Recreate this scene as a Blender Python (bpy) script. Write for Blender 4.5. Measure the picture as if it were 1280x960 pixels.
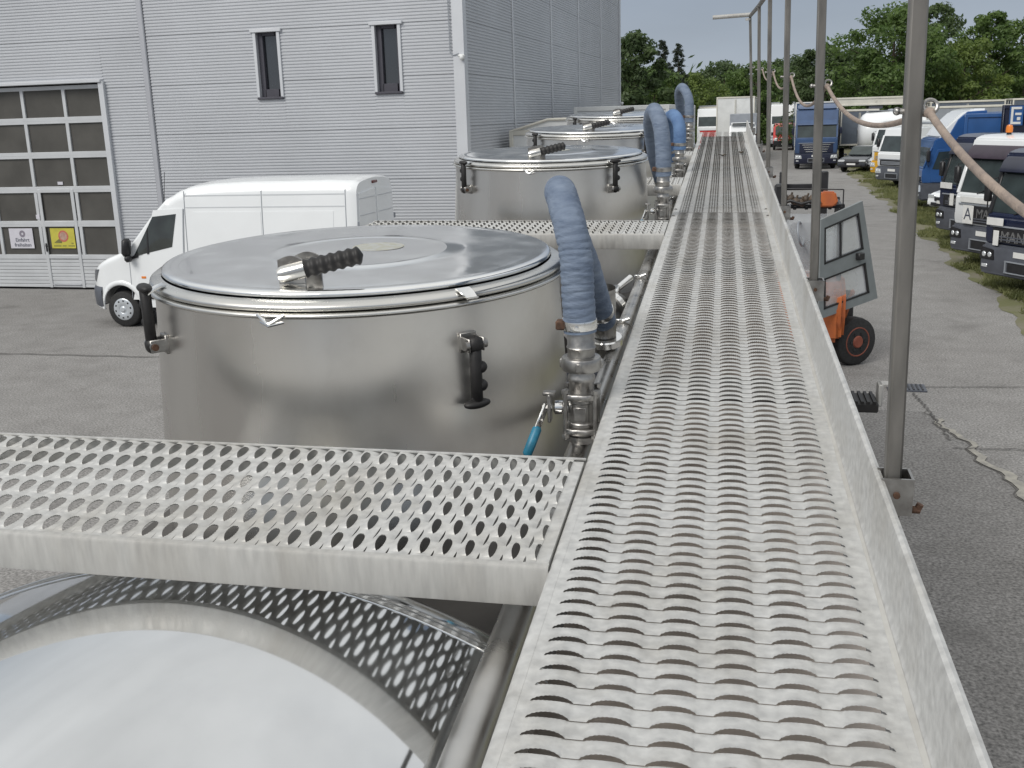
import bpy, bmesh, math, random
import numpy as np
from mathutils import Matrix, Vector
R_ = math.radians
random.seed(7); RNG = np.random.default_rng(7)
SC = bpy.context.scene
COL = SC.collection
for o in list(bpy.data.objects): bpy.data.objects.remove(o)

# ------------------------------------------------------------------ camera
CAMZ = 3.75
# rows: world X, Y, Z axes in camera coordinates (x right, y down, z forward)
def axes(vx, vy, slope, f=1298.0):
    dY = np.array([vx - 640.0, vy - 480.0, f]); dY /= np.linalg.norm(dY)
    a = np.array([vx - 640.0, vy - 480.0]); s = np.array([1.0, slope])
    t = -(f * f + a @ a) / (s @ a)
    v2 = a + t * s
    dX = np.array([v2[0], v2[1], f]); dX /= np.linalg.norm(dX)
    if dX[0] < 0: dX = -dX
    return np.array([dX, dY, np.cross(dX, dY)])
RG = axes(974.0, 135.0, -0.0305)          # the level yard and building
RT = axes(906.0, 75.0, -0.0294)           # the parked tanker, nose up and slightly turned
cam = bpy.data.cameras.new("camera"); camo = bpy.data.objects.new("camera", cam); COL.objects.link(camo)
cam.sensor_fit = 'HORIZONTAL'; cam.sensor_width = 36.0; cam.lens = 1298.0 / 1280.0 * 36.0
cam.clip_start = 0.05; cam.clip_end = 3000
m = Matrix.Identity(4)
for i in range(3):
    m[i][0] = RG[i][0]; m[i][1] = -RG[i][1]; m[i][2] = -RG[i][2]
m[2][3] = CAMZ
camo.matrix_world = m
SC.camera = camo
MT = RG @ RT.T
TF = Matrix.Translation((0, 0, CAMZ)) @ Matrix(MT.tolist()).to_4x4()   # tanker frame: origin at eye height over the walkway
WF = Matrix.Identity(4)

# ------------------------------------------------------------------ sky, sun, exposure
SC.view_settings.view_transform = 'Standard'; SC.view_settings.look = 'None'
SC.view_settings.exposure = 0.0; SC.view_settings.gamma = 1.0
SUN_EL, SUN_AZ = R_(42), R_(208)          # azimuth measured from +Y towards +X
w = bpy.data.worlds.new("World"); SC.world = w; w.use_nodes = True
nt = w.node_tree; nt.nodes.clear()
out = nt.nodes.new('ShaderNodeOutputWorld'); bg = nt.nodes.new('ShaderNodeBackground')
sky = nt.nodes.new('ShaderNodeTexSky'); sky.sky_type = 'NISHITA'; sky.sun_disc = False
sky.sun_elevation = SUN_EL; sky.sun_rotation = SUN_AZ
tc = nt.nodes.new('ShaderNodeTexCoord'); sep = nt.nodes.new('ShaderNodeSeparateXYZ')
nt.links.new(tc.outputs['Generated'], sep.inputs[0])
ramp = nt.nodes.new('ShaderNodeValToRGB'); cr = ramp.color_ramp        # overcast: grey blue low down, paler overhead
cr.elements[0].position = 0.0; cr.elements[0].color = (0.46, 0.52, 0.60, 1)
cr.elements[1].position = 1.0; cr.elements[1].color = (0.98, 0.98, 0.965, 1)
for p, c in ((0.05, (0.385, 0.44, 0.525, 1)), (0.16, (0.285, 0.33, 0.41, 1)), (0.42, (0.70, 0.73, 0.755, 1)), (0.7, (0.95, 0.96, 0.955, 1))):
    e = cr.elements.new(p); e.color = c
nt.links.new(sep.outputs[2], ramp.inputs[0])
mp = nt.nodes.new('ShaderNodeMapping'); mp.inputs['Scale'].default_value = (1.6, 1.6, 5.0)
nt.links.new(tc.outputs['Generated'], mp.inputs[0])
no = nt.nodes.new('ShaderNodeTexNoise'); no.inputs['Scale'].default_value = 1.7; no.inputs['Detail'].default_value = 6
nt.links.new(mp.outputs[0], no.inputs[0])
mr = nt.nodes.new('ShaderNodeMapRange'); mr.inputs[1].default_value = 0.3; mr.inputs[2].default_value = 0.7
mr.inputs[3].default_value = 0.88; mr.inputs[4].default_value = 1.1
nt.links.new(no.outputs[0], mr.inputs[0])
mul = nt.nodes.new('ShaderNodeVectorMath'); mul.operation = 'SCALE'
nt.links.new(ramp.outputs[0], mul.inputs[0]); nt.links.new(mr.outputs[0], mul.inputs['Scale'])
SKY_STRENGTH = 0.1
gain = nt.nodes.new('ShaderNodeVectorMath'); gain.operation = 'SCALE'; gain.inputs['Scale'].default_value = 0.98 / SKY_STRENGTH
nt.links.new(mul.outputs[0], gain.inputs[0])
mix = nt.nodes.new('ShaderNodeMixRGB'); mix.inputs[0].default_value = 0.92    # cloud deck over the clear sky
nt.links.new(sky.outputs[0], mix.inputs[1]); nt.links.new(gain.outputs[0], mix.inputs[2])
nt.links.new(mix.outputs[0], bg.inputs[0]); bg.inputs[1].default_value = SKY_STRENGTH
nt.links.new(bg.outputs[0], out.inputs[0])
sl = bpy.data.lights.new("sun", 'SUN'); sl.energy = 2.1; sl.angle = R_(30); sl.color = (1.0, 0.965, 0.91)
so = bpy.data.objects.new("sun", sl); COL.objects.link(so)
sd = Vector((math.sin(SUN_AZ) * math.cos(SUN_EL), math.cos(SUN_AZ) * math.cos(SUN_EL), math.sin(SUN_EL)))
so.rotation_euler = sd.to_track_quat('Z', 'Y').to_euler(); so.location = (0, 0, 60)

# ------------------------------------------------------------------ materials
MATS = {}
def mat(name, col, rough=0.5, metal=0.0, var=0.0, vs=3.0, bump=0.0, bs=20.0, stretch=(1, 1, 1), col2=None, rv=0.0,
        aniso=0.0, spec=0.5, coat=0.0, trans=0.0, emit=None, lo=0.35, hi=0.65, det=5.0, alpha=1.0, stain=None):
    if name in MATS: return MATS[name]
    M = bpy.data.materials.new(name); M.use_nodes = True; MATS[name] = M
    t = M.node_tree; b = t.nodes['Principled BSDF']; L = t.links.new
    b.inputs['Base Color'].default_value = (*col, 1); b.inputs['Roughness'].default_value = rough
    b.inputs['Metallic'].default_value = metal; b.inputs['Specular IOR Level'].default_value = spec
    b.inputs['Coat Weight'].default_value = coat
    b.inputs['Transmission Weight'].default_value = trans
    b.inputs['Alpha'].default_value = alpha
    c = t.nodes.new('ShaderNodeTexCoord'); mpn = t.nodes.new('ShaderNodeMapping'); mpn.inputs['Scale'].default_value = stretch
    L(c.outputs['Object'], mpn.inputs[0])
    if var or col2 or rv:
        n = t.nodes.new('ShaderNodeTexNoise'); n.inputs['Scale'].default_value = vs; n.inputs['Detail'].default_value = det
        L(mpn.outputs[0], n.inputs[0])
        r = t.nodes.new('ShaderNodeMapRange'); r.inputs[1].default_value = lo; r.inputs[2].default_value = hi
        L(n.outputs[0], r.inputs[0])
        if var or col2:
            c2 = col2 or tuple(max(0, x * (1 - var)) for x in col)
            c1 = col if col2 else tuple(min(1, x * (1 + var)) for x in col)
            mx = t.nodes.new('ShaderNodeMixRGB'); mx.inputs[1].default_value = (*c2, 1); mx.inputs[2].default_value = (*c1, 1)
            L(r.outputs[0], mx.inputs[0]); L(mx.outputs[0], b.inputs['Base Color'])
        if rv:
            r2 = t.nodes.new('ShaderNodeMapRange'); r2.inputs[3].default_value = max(0.02, rough - rv); r2.inputs[4].default_value = rough + rv
            L(r.outputs[0], r2.inputs[0]); L(r2.outputs[0], b.inputs['Roughness'])
    if stain:
        ns = t.nodes.new('ShaderNodeTexNoise'); ns.inputs['Scale'].default_value = stain[0]; ns.inputs['Detail'].default_value = 7; ns.inputs['Roughness'].default_value = 0.65
        ms = t.nodes.new('ShaderNodeMapping'); ms.inputs['Scale'].default_value = stain[3] if len(stain) > 3 else (1, 1, 1); L(c.outputs['Object'], ms.inputs[0]); L(ms.outputs[0], ns.inputs[0])
        rs = t.nodes.new('ShaderNodeMapRange'); rs.inputs[1].default_value = 0.48; rs.inputs[2].default_value = 0.72; rs.inputs[3].default_value = 0.0; rs.inputs[4].default_value = stain[1]; L(ns.outputs[0], rs.inputs[0])
        mxs = t.nodes.new('ShaderNodeMixRGB'); mxs.blend_type = 'MULTIPLY'; mxs.inputs[2].default_value = (*stain[2], 1); L(rs.outputs[0], mxs.inputs[0])
        src = b.inputs['Base Color'].links[0].from_socket if b.inputs['Base Color'].links else None
        if src: L(src, mxs.inputs[1])
        else: mxs.inputs[1].default_value = (*col, 1)
        L(mxs.outputs[0], b.inputs['Base Color'])
    if bump:
        n2 = t.nodes.new('ShaderNodeTexNoise'); n2.inputs['Scale'].default_value = bs; n2.inputs['Detail'].default_value = 4
        L(mpn.outputs[0], n2.inputs[0])
        bn = t.nodes.new('ShaderNodeBump'); bn.inputs['Strength'].default_value = bump; bn.inputs['Distance'].default_value = 0.02
        L(n2.outputs[0], bn.inputs['Height']); L(bn.outputs[0], b.inputs['Normal'])
    if aniso:
        b.inputs['Anisotropic'].default_value = aniso
        tg = t.nodes.new('ShaderNodeTangent'); tg.direction_type = 'RADIAL'; tg.axis = 'Z'
        L(tg.outputs[0], b.inputs['Tangent'])
    if emit:
        b.inputs['Emission Color'].default_value = (*emit[0], 1); b.inputs['Emission Strength'].default_value = emit[1]
    return M

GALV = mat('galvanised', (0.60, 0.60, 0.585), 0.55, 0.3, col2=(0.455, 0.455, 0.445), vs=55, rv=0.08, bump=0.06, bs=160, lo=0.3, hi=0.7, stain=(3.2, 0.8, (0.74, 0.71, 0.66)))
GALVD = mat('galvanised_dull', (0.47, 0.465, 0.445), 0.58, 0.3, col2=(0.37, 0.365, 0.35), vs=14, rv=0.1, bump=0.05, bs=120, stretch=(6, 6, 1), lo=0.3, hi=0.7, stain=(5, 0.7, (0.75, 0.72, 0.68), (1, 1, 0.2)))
POLISH = mat('polished_steel', (0.93, 0.93, 0.915), 0.15, 1.0, var=0.03, vs=7, rv=0.08, bump=0.06, bs=3.5, stain=(2.6, 0.3, (0.8, 0.79, 0.76)))
SATIN = mat('satin_steel', (0.66, 0.65, 0.62), 0.27, 1.0, var=0.06, vs=6, rv=0.06)
MIRROR = mat('mirror_steel', (0.69, 0.70, 0.705), 0.06, 1.0, var=0.07, vs=2.2, rv=0.03, bump=0.010, bs=3.5, stain=(1.8, 0.35, (0.82, 0.84, 0.88)))
BRUSH = mat('brushed_steel', (0.78, 0.765, 0.735), 0.30, 1.0, col2=(0.62, 0.605, 0.58), vs=3.2, rv=0.08, aniso=0.5, stretch=(1, 1, 0.22), lo=0.3, hi=0.7, stain=(1.6, 0.5, (0.62, 0.60, 0.58)))
STEEL = mat('cast_steel', (0.44, 0.43, 0.41), 0.36, 0.95, col2=(0.27, 0.26, 0.25), vs=30, rv=0.08, bump=0.05, bs=90)
CHROME = mat('bright_steel', (0.82, 0.82, 0.81), 0.14, 1.0, var=0.05, vs=20)
PIPE = mat('pipe_steel', (0.58, 0.57, 0.55), 0.34, 1.0, col2=(0.47, 0.46, 0.44), vs=9, rv=0.1)
POST = mat('post_steel', (0.215, 0.205, 0.19), 0.5, 0.6, col2=(0.15, 0.145, 0.135), vs=12, rv=0.08, stretch=(3, 3, 0.6))
RUBBER = mat('black_rubber', (0.014, 0.013, 0.013), 0.55, var=0.25, vs=30, bump=0.05, bs=90)
BLACK = mat('black_plastic', (0.018, 0.018, 0.02), 0.42, var=0.2, vs=10)
TYRE = mat('tyre', (0.022, 0.022, 0.022), 0.8, var=0.25, vs=25)
HOSE = mat('hose_fabric', (0.185, 0.23, 0.305), 0.72, col2=(0.10, 0.135, 0.20), vs=16, bump=0.25, bs=45, stretch=(1, 1, 3), lo=0.3, hi=0.7)
HOSE2 = mat('hose_fabric_bright', (0.115, 0.205, 0.37), 0.7, col2=(0.07, 0.135, 0.27), vs=14, bump=0.2, bs=45, lo=0.3, hi=0.7)
RUST = mat('rusty_bolt', (0.10, 0.055, 0.035), 0.75, 0.2, var=0.4, vs=80)
BLUEGRIP = mat('blue_grip', (0.02, 0.17, 0.27), 0.4, var=0.2, vs=40)
ROPE = mat('rope_cover', (0.34, 0.27, 0.22), 0.75, col2=(0.23, 0.185, 0.16), vs=30, bump=0.3, bs=120)
LIDSPOT = mat('lid_spot', (0.66, 0.64, 0.50), 0.33, 0.85, col2=(0.74, 0.735, 0.68), vs=45, lo=0.4, hi=0.6)
CLAD = mat('cladding', (0.50, 0.515, 0.54), 0.45, 0.15, var=0.04, vs=0.6)
CLADJ = mat('cladding_joint', (0.42, 0.43, 0.46), 0.5, 0.2, var=0.04, vs=2)
FLASH = mat('flashing', (0.60, 0.615, 0.64), 0.45, 0.25, var=0.04, vs=1)
CORE = mat('dark_core', (0.05, 0.05, 0.055), 0.9)
DOORAL = mat('door_aluminium', (0.58, 0.595, 0.61), 0.45, 0.25, var=0.05, vs=2)
DOORGL = mat('door_glazing', (0.080, 0.077, 0.070), 0.5, var=0.15, vs=1.5, bump=0.05, bs=60, spec=0.35)
WFRAME = mat('window_frame_grey', (0.062, 0.06, 0.075), 0.45, var=0.08, vs=4)
GLASS = mat('window_glass', (0.02, 0.023, 0.028), 0.03, spec=1.0, coat=1.0)
CARGL = mat('car_glass', (0.03, 0.042, 0.042), 0.06, var=0.25, vs=2, spec=0.7)
WHITEP = mat('white_paint', (0.80, 0.82, 0.83), 0.22, coat=0.4, var=0.02, vs=1.5)
WHITED = mat('white_dull', (0.70, 0.71, 0.70), 0.5, var=0.06, vs=2)
CREAM = mat('cream_tarp', (0.62, 0.60, 0.53), 0.6, var=0.08, vs=1.5)
NAVY = mat('navy_paint', (0.009, 0.015, 0.045), 0.25, coat=0.4, var=0.15, vs=2)
DKNAVY = mat('dark_navy_paint', (0.012, 0.015, 0.035), 0.3, coat=0.3, var=0.2, vs=2)
BLUE = mat('blue_paint', (0.028, 0.095, 0.27), 0.28, coat=0.3, var=0.12, vs=2)
SLATE = mat('slate_blue_paint', (0.045, 0.085, 0.18), 0.3, coat=0.3, var=0.1, vs=2)
RED = mat('red_paint', (0.48, 0.035, 0.03), 0.3, coat=0.3, var=0.1, vs=2)
YELLOW = mat('yellow_paint', (0.62, 0.34, 0.02), 0.4, var=0.1, vs=2)
ORANGE = mat('orange_paint', (0.52, 0.14, 0.035), 0.45, col2=(0.40, 0.11, 0.04), vs=6)
BEACON = mat('amber_lens', (0.75, 0.22, 0.03), 0.2, coat=0.5)
PLUM = mat('plum_visor', (0.038, 0.026, 0.040), 0.35, var=0.15, vs=4)
BUMPER = mat('grey_bumper', (0.085, 0.092, 0.11), 0.5, var=0.12, vs=5)
GREYP = mat('grey_paint', (0.28, 0.30, 0.33), 0.35, var=0.06, vs=3)
DOORG = mat('cab_door_paint', (0.20, 0.22, 0.225), 0.45, var=0.08, vs=5)
SILVER = mat('silver_paint', (0.52, 0.55, 0.58), 0.28, 0.3, coat=0.4)
LIGHTG = mat('lamp_glass', (0.75, 0.78, 0.80), 0.08, 0.5, coat=1.0)
PLATE = mat('plate_white', (0.72, 0.72, 0.70), 0.45, var=0.04, vs=8)
LETTER = mat('chrome_letter', (0.42, 0.42, 0.42), 0.3, 0.8)
DARKLET = mat('dark_letter', (0.06, 0.07, 0.10), 0.6)
SIGNW = mat('sign_white', (0.58, 0.57, 0.62), 0.5, var=0.05, vs=5)
SIGNY = mat('sign_yellow', (0.52, 0.47, 0.07), 0.5, var=0.08, vs=6)
SIGNR = mat('sign_red', (0.50, 0.14, 0.10), 0.5, var=0.1, vs=20)
SEAT = mat('cab_interior', (0.34, 0.38, 0.37), 0.7, var=0.1, vs=4)
BARK = mat('bark', (0.075, 0.058, 0.042), 0.9, var=0.3, vs=8, bump=0.4, bs=20)

def clear_glass(name, tint=(0.75, 0.82, 0.85), a=0.45):
    M = bpy.data.materials.new(name); M.use_nodes = True; t = M.node_tree; t.nodes.clear(); L = t.links.new
    o = t.nodes.new('ShaderNodeOutputMaterial'); tr = t.nodes.new('ShaderNodeBsdfTransparent'); gl = t.nodes.new('ShaderNodeBsdfGlossy')
    tr.inputs[0].default_value = (*tint, 1); gl.inputs['Roughness'].default_value = 0.03
    fr = t.nodes.new('ShaderNodeFresnel'); fr.inputs[0].default_value = 1.5
    ad = t.nodes.new('ShaderNodeMath'); ad.operation = 'MULTIPLY_ADD'; ad.inputs[1].default_value = 1.0; ad.inputs[2].default_value = a
    mx = t.nodes.new('ShaderNodeMixShader')
    L(fr.outputs[0], ad.inputs[0]); L(ad.outputs[0], mx.inputs[0]); L(tr.outputs[0], mx.inputs[1]); L(gl.outputs[0], mx.inputs[2]); L(mx.outputs[0], o.inputs[0])
    return M
def dusty_glass():
    M = bpy.data.materials.new('dusty_pane'); M.use_nodes = True; t = M.node_tree; t.nodes.clear(); L = t.links.new
    o = t.nodes.new('ShaderNodeOutputMaterial'); tr = t.nodes.new('ShaderNodeBsdfTransparent'); df = t.nodes.new('ShaderNodeBsdfDiffuse'); gl = t.nodes.new('ShaderNodeBsdfGlossy')
    df.inputs[0].default_value = (0.72, 0.74, 0.78, 1); gl.inputs['Roughness'].default_value = 0.05; tr.inputs[0].default_value = (0.93, 0.95, 0.95, 1)
    g = t.nodes.new('ShaderNodeNewGeometry'); n = t.nodes.new('ShaderNodeTexNoise'); n.inputs['Scale'].default_value = 2.2; L(g.outputs['Position'], n.inputs[0])
    r = t.nodes.new('ShaderNodeMapRange'); r.inputs[1].default_value = 0.3; r.inputs[2].default_value = 0.7; r.inputs[3].default_value = 0.16; r.inputs[4].default_value = 0.42; L(n.outputs[0], r.inputs[0])
    m1 = t.nodes.new('ShaderNodeMixShader'); m2 = t.nodes.new('ShaderNodeMixShader'); m2.inputs[0].default_value = 0.08
    L(r.outputs[0], m1.inputs[0]); L(tr.outputs[0], m1.inputs[1]); L(df.outputs[0], m1.inputs[2]); L(m1.outputs[0], m2.inputs[1]); L(gl.outputs[0], m2.inputs[2]); L(m2.outputs[0], o.inputs[0])
    return M
PANE = dusty_glass()

def leaf_mat(name, a, b, sc=0.7):
    M = bpy.data.materials.new(name); M.use_nodes = True; t = M.node_tree; L = t.links.new; bs = t.nodes['Principled BSDF']
    g = t.nodes.new('ShaderNodeNewGeometry'); n = t.nodes.new('ShaderNodeTexNoise'); n.inputs['Scale'].default_value = sc; n.inputs['Detail'].default_value = 8
    n.inputs['Roughness'].default_value = 0.7
    L(g.outputs['Position'], n.inputs[0]); r = t.nodes.new('ShaderNodeMapRange'); r.inputs[1].default_value = 0.35; r.inputs[2].default_value = 0.66
    L(n.outputs[0], r.inputs[0]); mx = t.nodes.new('ShaderNodeMixRGB'); mx.inputs[1].default_value = (*a, 1); mx.inputs[2].default_value = (*b, 1)
    L(r.outputs[0], mx.inputs[0]); L(mx.outputs[0], bs.inputs['Base Color']); bs.inputs['Roughness'].default_value = 0.55
    tl = t.nodes.new('ShaderNodeBsdfTranslucent'); L(mx.outputs[0], tl.inputs[0])
    ms = t.nodes.new('ShaderNodeMixShader'); ms.inputs[0].default_value = 0.5
    L(bs.outputs[0], ms.inputs[1]); L(tl.outputs[0], ms.inputs[2]); L(ms.outputs[0], t.nodes['Material Output'].inputs[0])
    return M
LEAF_DARK = leaf_mat('leaf_dark', (0.055, 0.090, 0.038), (0.125, 0.18, 0.065))
LEAF_MID = leaf_mat('leaf_mid', (0.066, 0.122, 0.034), (0.165, 0.245, 0.066))
LEAF_LIGHT = leaf_mat('leaf_light', (0.092, 0.145, 0.036), (0.215, 0.285, 0.072))
LEAF_CON = leaf_mat('needles', (0.028, 0.042, 0.028), (0.06, 0.08, 0.05))
GRASSM = leaf_mat('grass_blade', (0.125, 0.145, 0.055), (0.27, 0.28, 0.115), 1.2)

def asphalt(name='asphalt', k=1.0):
    M = bpy.data.materials.new(name); M.use_nodes = True; t = M.node_tree; L = t.links.new; b = t.nodes['Principled BSDF']
    g = t.nodes.new('ShaderNodeNewGeometry')
    def noise(sc, det=5, rough=0.6):
        n = t.nodes.new('ShaderNodeTexNoise'); n.inputs['Scale'].default_value = sc; n.inputs['Detail'].default_value = det
        n.inputs['Roughness'].default_value = rough; L(g.outputs['Position'], n.inputs[0]); return n
    def rng(src, a, b2, c, d):
        r = t.nodes.new('ShaderNodeMapRange'); r.inputs[1].default_value = a; r.inputs[2].default_value = b2; r.inputs[3].default_value = c; r.inputs[4].default_value = d
        L(src, r.inputs[0]); return r
    def mixc(fac, c1, c2):
        mx = t.nodes.new('ShaderNodeMixRGB')
        for i, c in ((1, c1), (2, c2)):
            if isinstance(c, tuple): mx.inputs[i].default_value = (*(q * k for q in c), 1)
            else: L(c, mx.inputs[i])
        L(fac, mx.inputs[0]); return mx.outputs[0]
    big = rng(noise(0.22, 6).outputs[0], 0.35, 0.65, 0, 1); fine = rng(noise(38, 3).outputs[0], 0.3, 0.7, 0, 1); mid = rng(noise(2.2, 6).outputs[0], 0.35, 0.68, 0, 1)
    c = mixc(big.outputs[0], (0.205, 0.198, 0.19), (0.26, 0.253, 0.245))
    c2 = mixc(mid.outputs[0], (0.18, 0.174, 0.166), (0.29, 0.283, 0.274))
    mx = t.nodes.new('ShaderNodeMixRGB'); mx.inputs[0].default_value = 0.4; L(c, mx.inputs[1]); L(c2, mx.inputs[2])
    sp = t.nodes.new('ShaderNodeMixRGB'); sp.blend_type = 'OVERLAY'; sp.inputs[0].default_value = 0.55; L(mx.outputs[0], sp.inputs[1])
    cg = t.nodes.new('ShaderNodeCombineColor')
    for i in range(3): L(fine.outputs[0], cg.inputs[i])
    L(cg.outputs[0], sp.inputs[2])
    st = rng(noise(0.75, 7, 0.62).outputs[0], 0.56, 0.70, 0, 0.55); st2 = rng(noise(4.5, 4, 0.6).outputs[0], 0.62, 0.74, 0, 0.45)
    c3 = mixc(st.outputs[0], sp.outputs[0], (0.115, 0.11, 0.105)); c4 = mixc(st2.outputs[0], c3, (0.15, 0.145, 0.138)); L(c4, b.inputs['Base Color'])
    b.inputs['Roughness'].default_value = 0.85
    bn = t.nodes.new('ShaderNodeBump'); bn.inputs['Strength'].default_value = 0.2; bn.inputs['Distance'].default_value = 0.006
    L(noise(55, 3).outputs[0], bn.inputs['Height']); L(bn.outputs[0], b.inputs['Normal'])
    return M
ASPH = asphalt()
ASPH_PATCH = asphalt('asphalt_patch', 0.80)
SEAMM = mat('asphalt_seam', (0.10, 0.095, 0.09), 0.9, var=0.3, vs=6)
SAND = mat('sandy_grit', (0.37, 0.355, 0.31), 0.95, col2=(0.25, 0.24, 0.22), vs=9, bump=0.3, bs=60)
SOIL = mat('verge_soil', (0.13, 0.135, 0.06), 0.95, col2=(0.20, 0.18, 0.145), vs=1.1, bump=0.5, bs=20, lo=0.35, hi=0.6, det=9)

# ------------------------------------------------------------------ mesh builder
class MB:
    def __init__(s, off=(0, 0, 0)):
        s.v = []; s.f = []; s.mi = []; s.off = Vector(off); s.cur = 0
    def add(s, vs, fs):
        b = len(s.v); s.v += [tuple(p) for p in vs]
        for f in fs: s.f.append(tuple(i + b for i in f)); s.mi.append(s.cur)
        return s
    def box(s, c, d, rot=None, ch=0.0):
        hx, hy, hz = d[0] / 2, d[1] / 2, d[2] / 2
        if ch <= 0:
            P = [(x * hx, y * hy, z * hz) for z in (-1, 1) for y in (-1, 1) for x in (-1, 1)]
            F = [(0, 2, 3, 1), (4, 5, 7, 6), (0, 1, 5, 4), (2, 6, 7, 3), (0, 4, 6, 2), (1, 3, 7, 5)]
        else:
            ch = min(ch, hx * .9, hy * .9, hz * .9); P = []; idx = {}
            for sx in (-1, 1):
                for sy in (-1, 1):
                    for sz in (-1, 1):
                        for a in range(3):
                            q = [sx * (hx - ch), sy * (hy - ch), sz * (hz - ch)]; q[a] = (sx, sy, sz)[a] * (hx, hy, hz)[a]
                            idx[(sx, sy, sz, a)] = len(P); P.append(tuple(q))
            F = []
            for a in range(3):
                u, v = (a + 1) % 3, (a + 2) % 3
                for sg in (-1, 1):
                    q = []
                    for su, sv in ((-1, -1), (1, -1), (1, 1), (-1, 1)):
                        k = [0, 0, 0]; k[a] = sg; k[u] = su; k[v] = sv; q.append(idx[(*k, a)])
                    F.append(tuple(q if sg > 0 else q[::-1]))
                for su in (-1, 1):
                    for sv in (-1, 1):
                        k0 = [0, 0, 0]; k1 = [0, 0, 0]; k0[a] = -1; k1[a] = 1; k0[u] = k1[u] = su; k0[v] = k1[v] = sv
                        q = [idx[(*k0, u)], idx[(*k1, u)], idx[(*k1, v)], idx[(*k0, v)]]
                        F.append(tuple(q if su * sv < 0 else q[::-1]))
            for sx in (-1, 1):
                for sy in (-1, 1):
                    for sz in (-1, 1):
                        q = [idx[(sx, sy, sz, a)] for a in range(3)]
                        F.append(tuple(q if sx * sy * sz > 0 else q[::-1]))
        c = Vector(c)
        if rot is not None: P = [c + rot @ Vector(p) for p in P]
        else: P = [c + Vector(p) for p in P]
        return s.add(P, F)
    def tube(s, pts, rad, n=12, caps=True, jit=None):
        pts = [Vector(p) for p in pts]; N = len(pts)
        rad = [rad] * N if not hasattr(rad, '__len__') else rad
        T = []
        for i in range(N):
            d = pts[min(i + 1, N - 1)] - pts[max(i - 1, 0)]; T.append(d.normalized() if d.length > 1e-9 else Vector((0, 0, 1)))
        up = Vector((0, 0, 1)) if abs(T[0].z) < 0.9 else Vector((1, 0, 0))
        u = T[0].cross(up).normalized(); V = []; F = []
        for i in range(N):
            u = (u - T[i] * u.dot(T[i])); u = u.normalized() if u.length > 1e-6 else T[i].orthogonal().normalized(); vv = T[i].cross(u)
            for k in range(n):
                a = 2 * math.pi * k / n; r = rad[i] * (1 + (jit(i, k) if jit else 0))
                V.append(pts[i] + u * (math.cos(a) * r) + vv * (math.sin(a) * r))
        for i in range(N - 1):
            for k in range(n):
                k2 = (k + 1) % n; F.append((i * n + k, i * n + k2, (i + 1) * n + k2, (i + 1) * n + k))
        if caps:
            F.append(tuple(range(n))[::-1]); F.append(tuple((N - 1) * n + k for k in range(n)))
        return s.add(V, F)
    def cyl(s, a, b, r, r2=None, n=14): return s.tube([a, b], [r, r if r2 is None else r2], n)
    def lathe(s, prof, c, n=48, ax=None, a0=0, a1=2 * math.pi):
        c = Vector(c); full = abs(a1 - a0 - 2 * math.pi) < 1e-6; m_ = n if full else n + 1; V = []; F = []
        for r, z in prof:
            for k in range(m_):
                a = a0 + (a1 - a0) * k / n; p = Vector((r * math.cos(a), r * math.sin(a), z)); V.append(c + (ax @ p if ax else p))
        for i in range(len(prof) - 1):
            for k in range(n):
                k2 = (k + 1) % m_; F.append((i * m_ + k, i * m_ + k2, (i + 1) * m_ + k2, (i + 1) * m_ + k))
        return s.add(V, F)
    def prism(s, poly, axis, a, b):
        n = len(poly); V = []
        for t in (a, b):
            for p in poly:
                q = [0, 0, 0]; o_ = [i for i in range(3) if i != axis]; q[axis] = t; q[o_[0]] = p[0]; q[o_[1]] = p[1]; V.append(tuple(q))
        F = [tuple(range(n)), tuple(range(n, 2 * n))[::-1]] + [(i, i + n, (i + 1) % n + n, (i + 1) % n) for i in range(n)]
        return s.add(V, F)
    def bprism(s, poly, axis, a, b, bev, seg=2):
        t = MB(); t.prism(poly, axis, a, b); bm = bmesh.new(); vs = [bm.verts.new(p) for p in t.v]
        for f in t.f: bm.faces.new([vs[i] for i in f])
        bmesh.ops.recalc_face_normals(bm, faces=bm.faces)
        bmesh.ops.bevel(bm, geom=list(bm.edges), offset=bev, segments=seg, affect='EDGES', clamp_overlap=True)
        bm.verts.index_update(); s.add([v.co[:] for v in bm.verts], [[v.index for v in f.verts] for f in bm.faces]); bm.free(); return s
    def ell(s, c, r, n=12, m_=8, rot=None):
        c = Vector(c); V = []; F = []
        for i in range(m_ + 1):
            th = math.pi * i / m_
            for k in range(n):
                a = 2 * math.pi * k / n; p = Vector((r[0] * math.sin(th) * math.cos(a), r[1] * math.sin(th) * math.sin(a), r[2] * math.cos(th)))
                V.append(c + (rot @ p if rot else p))
        for i in range(m_):
            for k in range(n): F.append((i * n + k, (i + 1) * n + k, (i + 1) * n + (k + 1) % n, i * n + (k + 1) % n))
        return s.add(V, F)
    def grid(s, P):
        m_ = len(P); n = len(P[0]); return s.add([p for r in P for p in r], [(i * n + j, i * n + j + 1, (i + 1) * n + j + 1, (i + 1) * n + j) for i in range(m_ - 1) for j in range(n - 1)])
    def mesh(s, name, mats, smooth=38, fix=True):
        me = bpy.data.meshes.new(name); o = s.off
        me.from_pydata([(p[0] - o[0], p[1] - o[1], p[2] - o[2]) for p in s.v], [], s.f)
        mats = mats if isinstance(mats, (list, tuple)) else [mats]
        for m_ in mats: me.materials.append(m_)
        if len(mats) > 1: me.polygons.foreach_set('material_index', s.mi)
        if fix:
            bm = bmesh.new(); bm.from_mesh(me); bmesh.ops.remove_doubles(bm, verts=bm.verts, dist=1e-6); bmesh.ops.recalc_face_normals(bm, faces=bm.faces); bm.to_mesh(me); bm.free()
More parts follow.
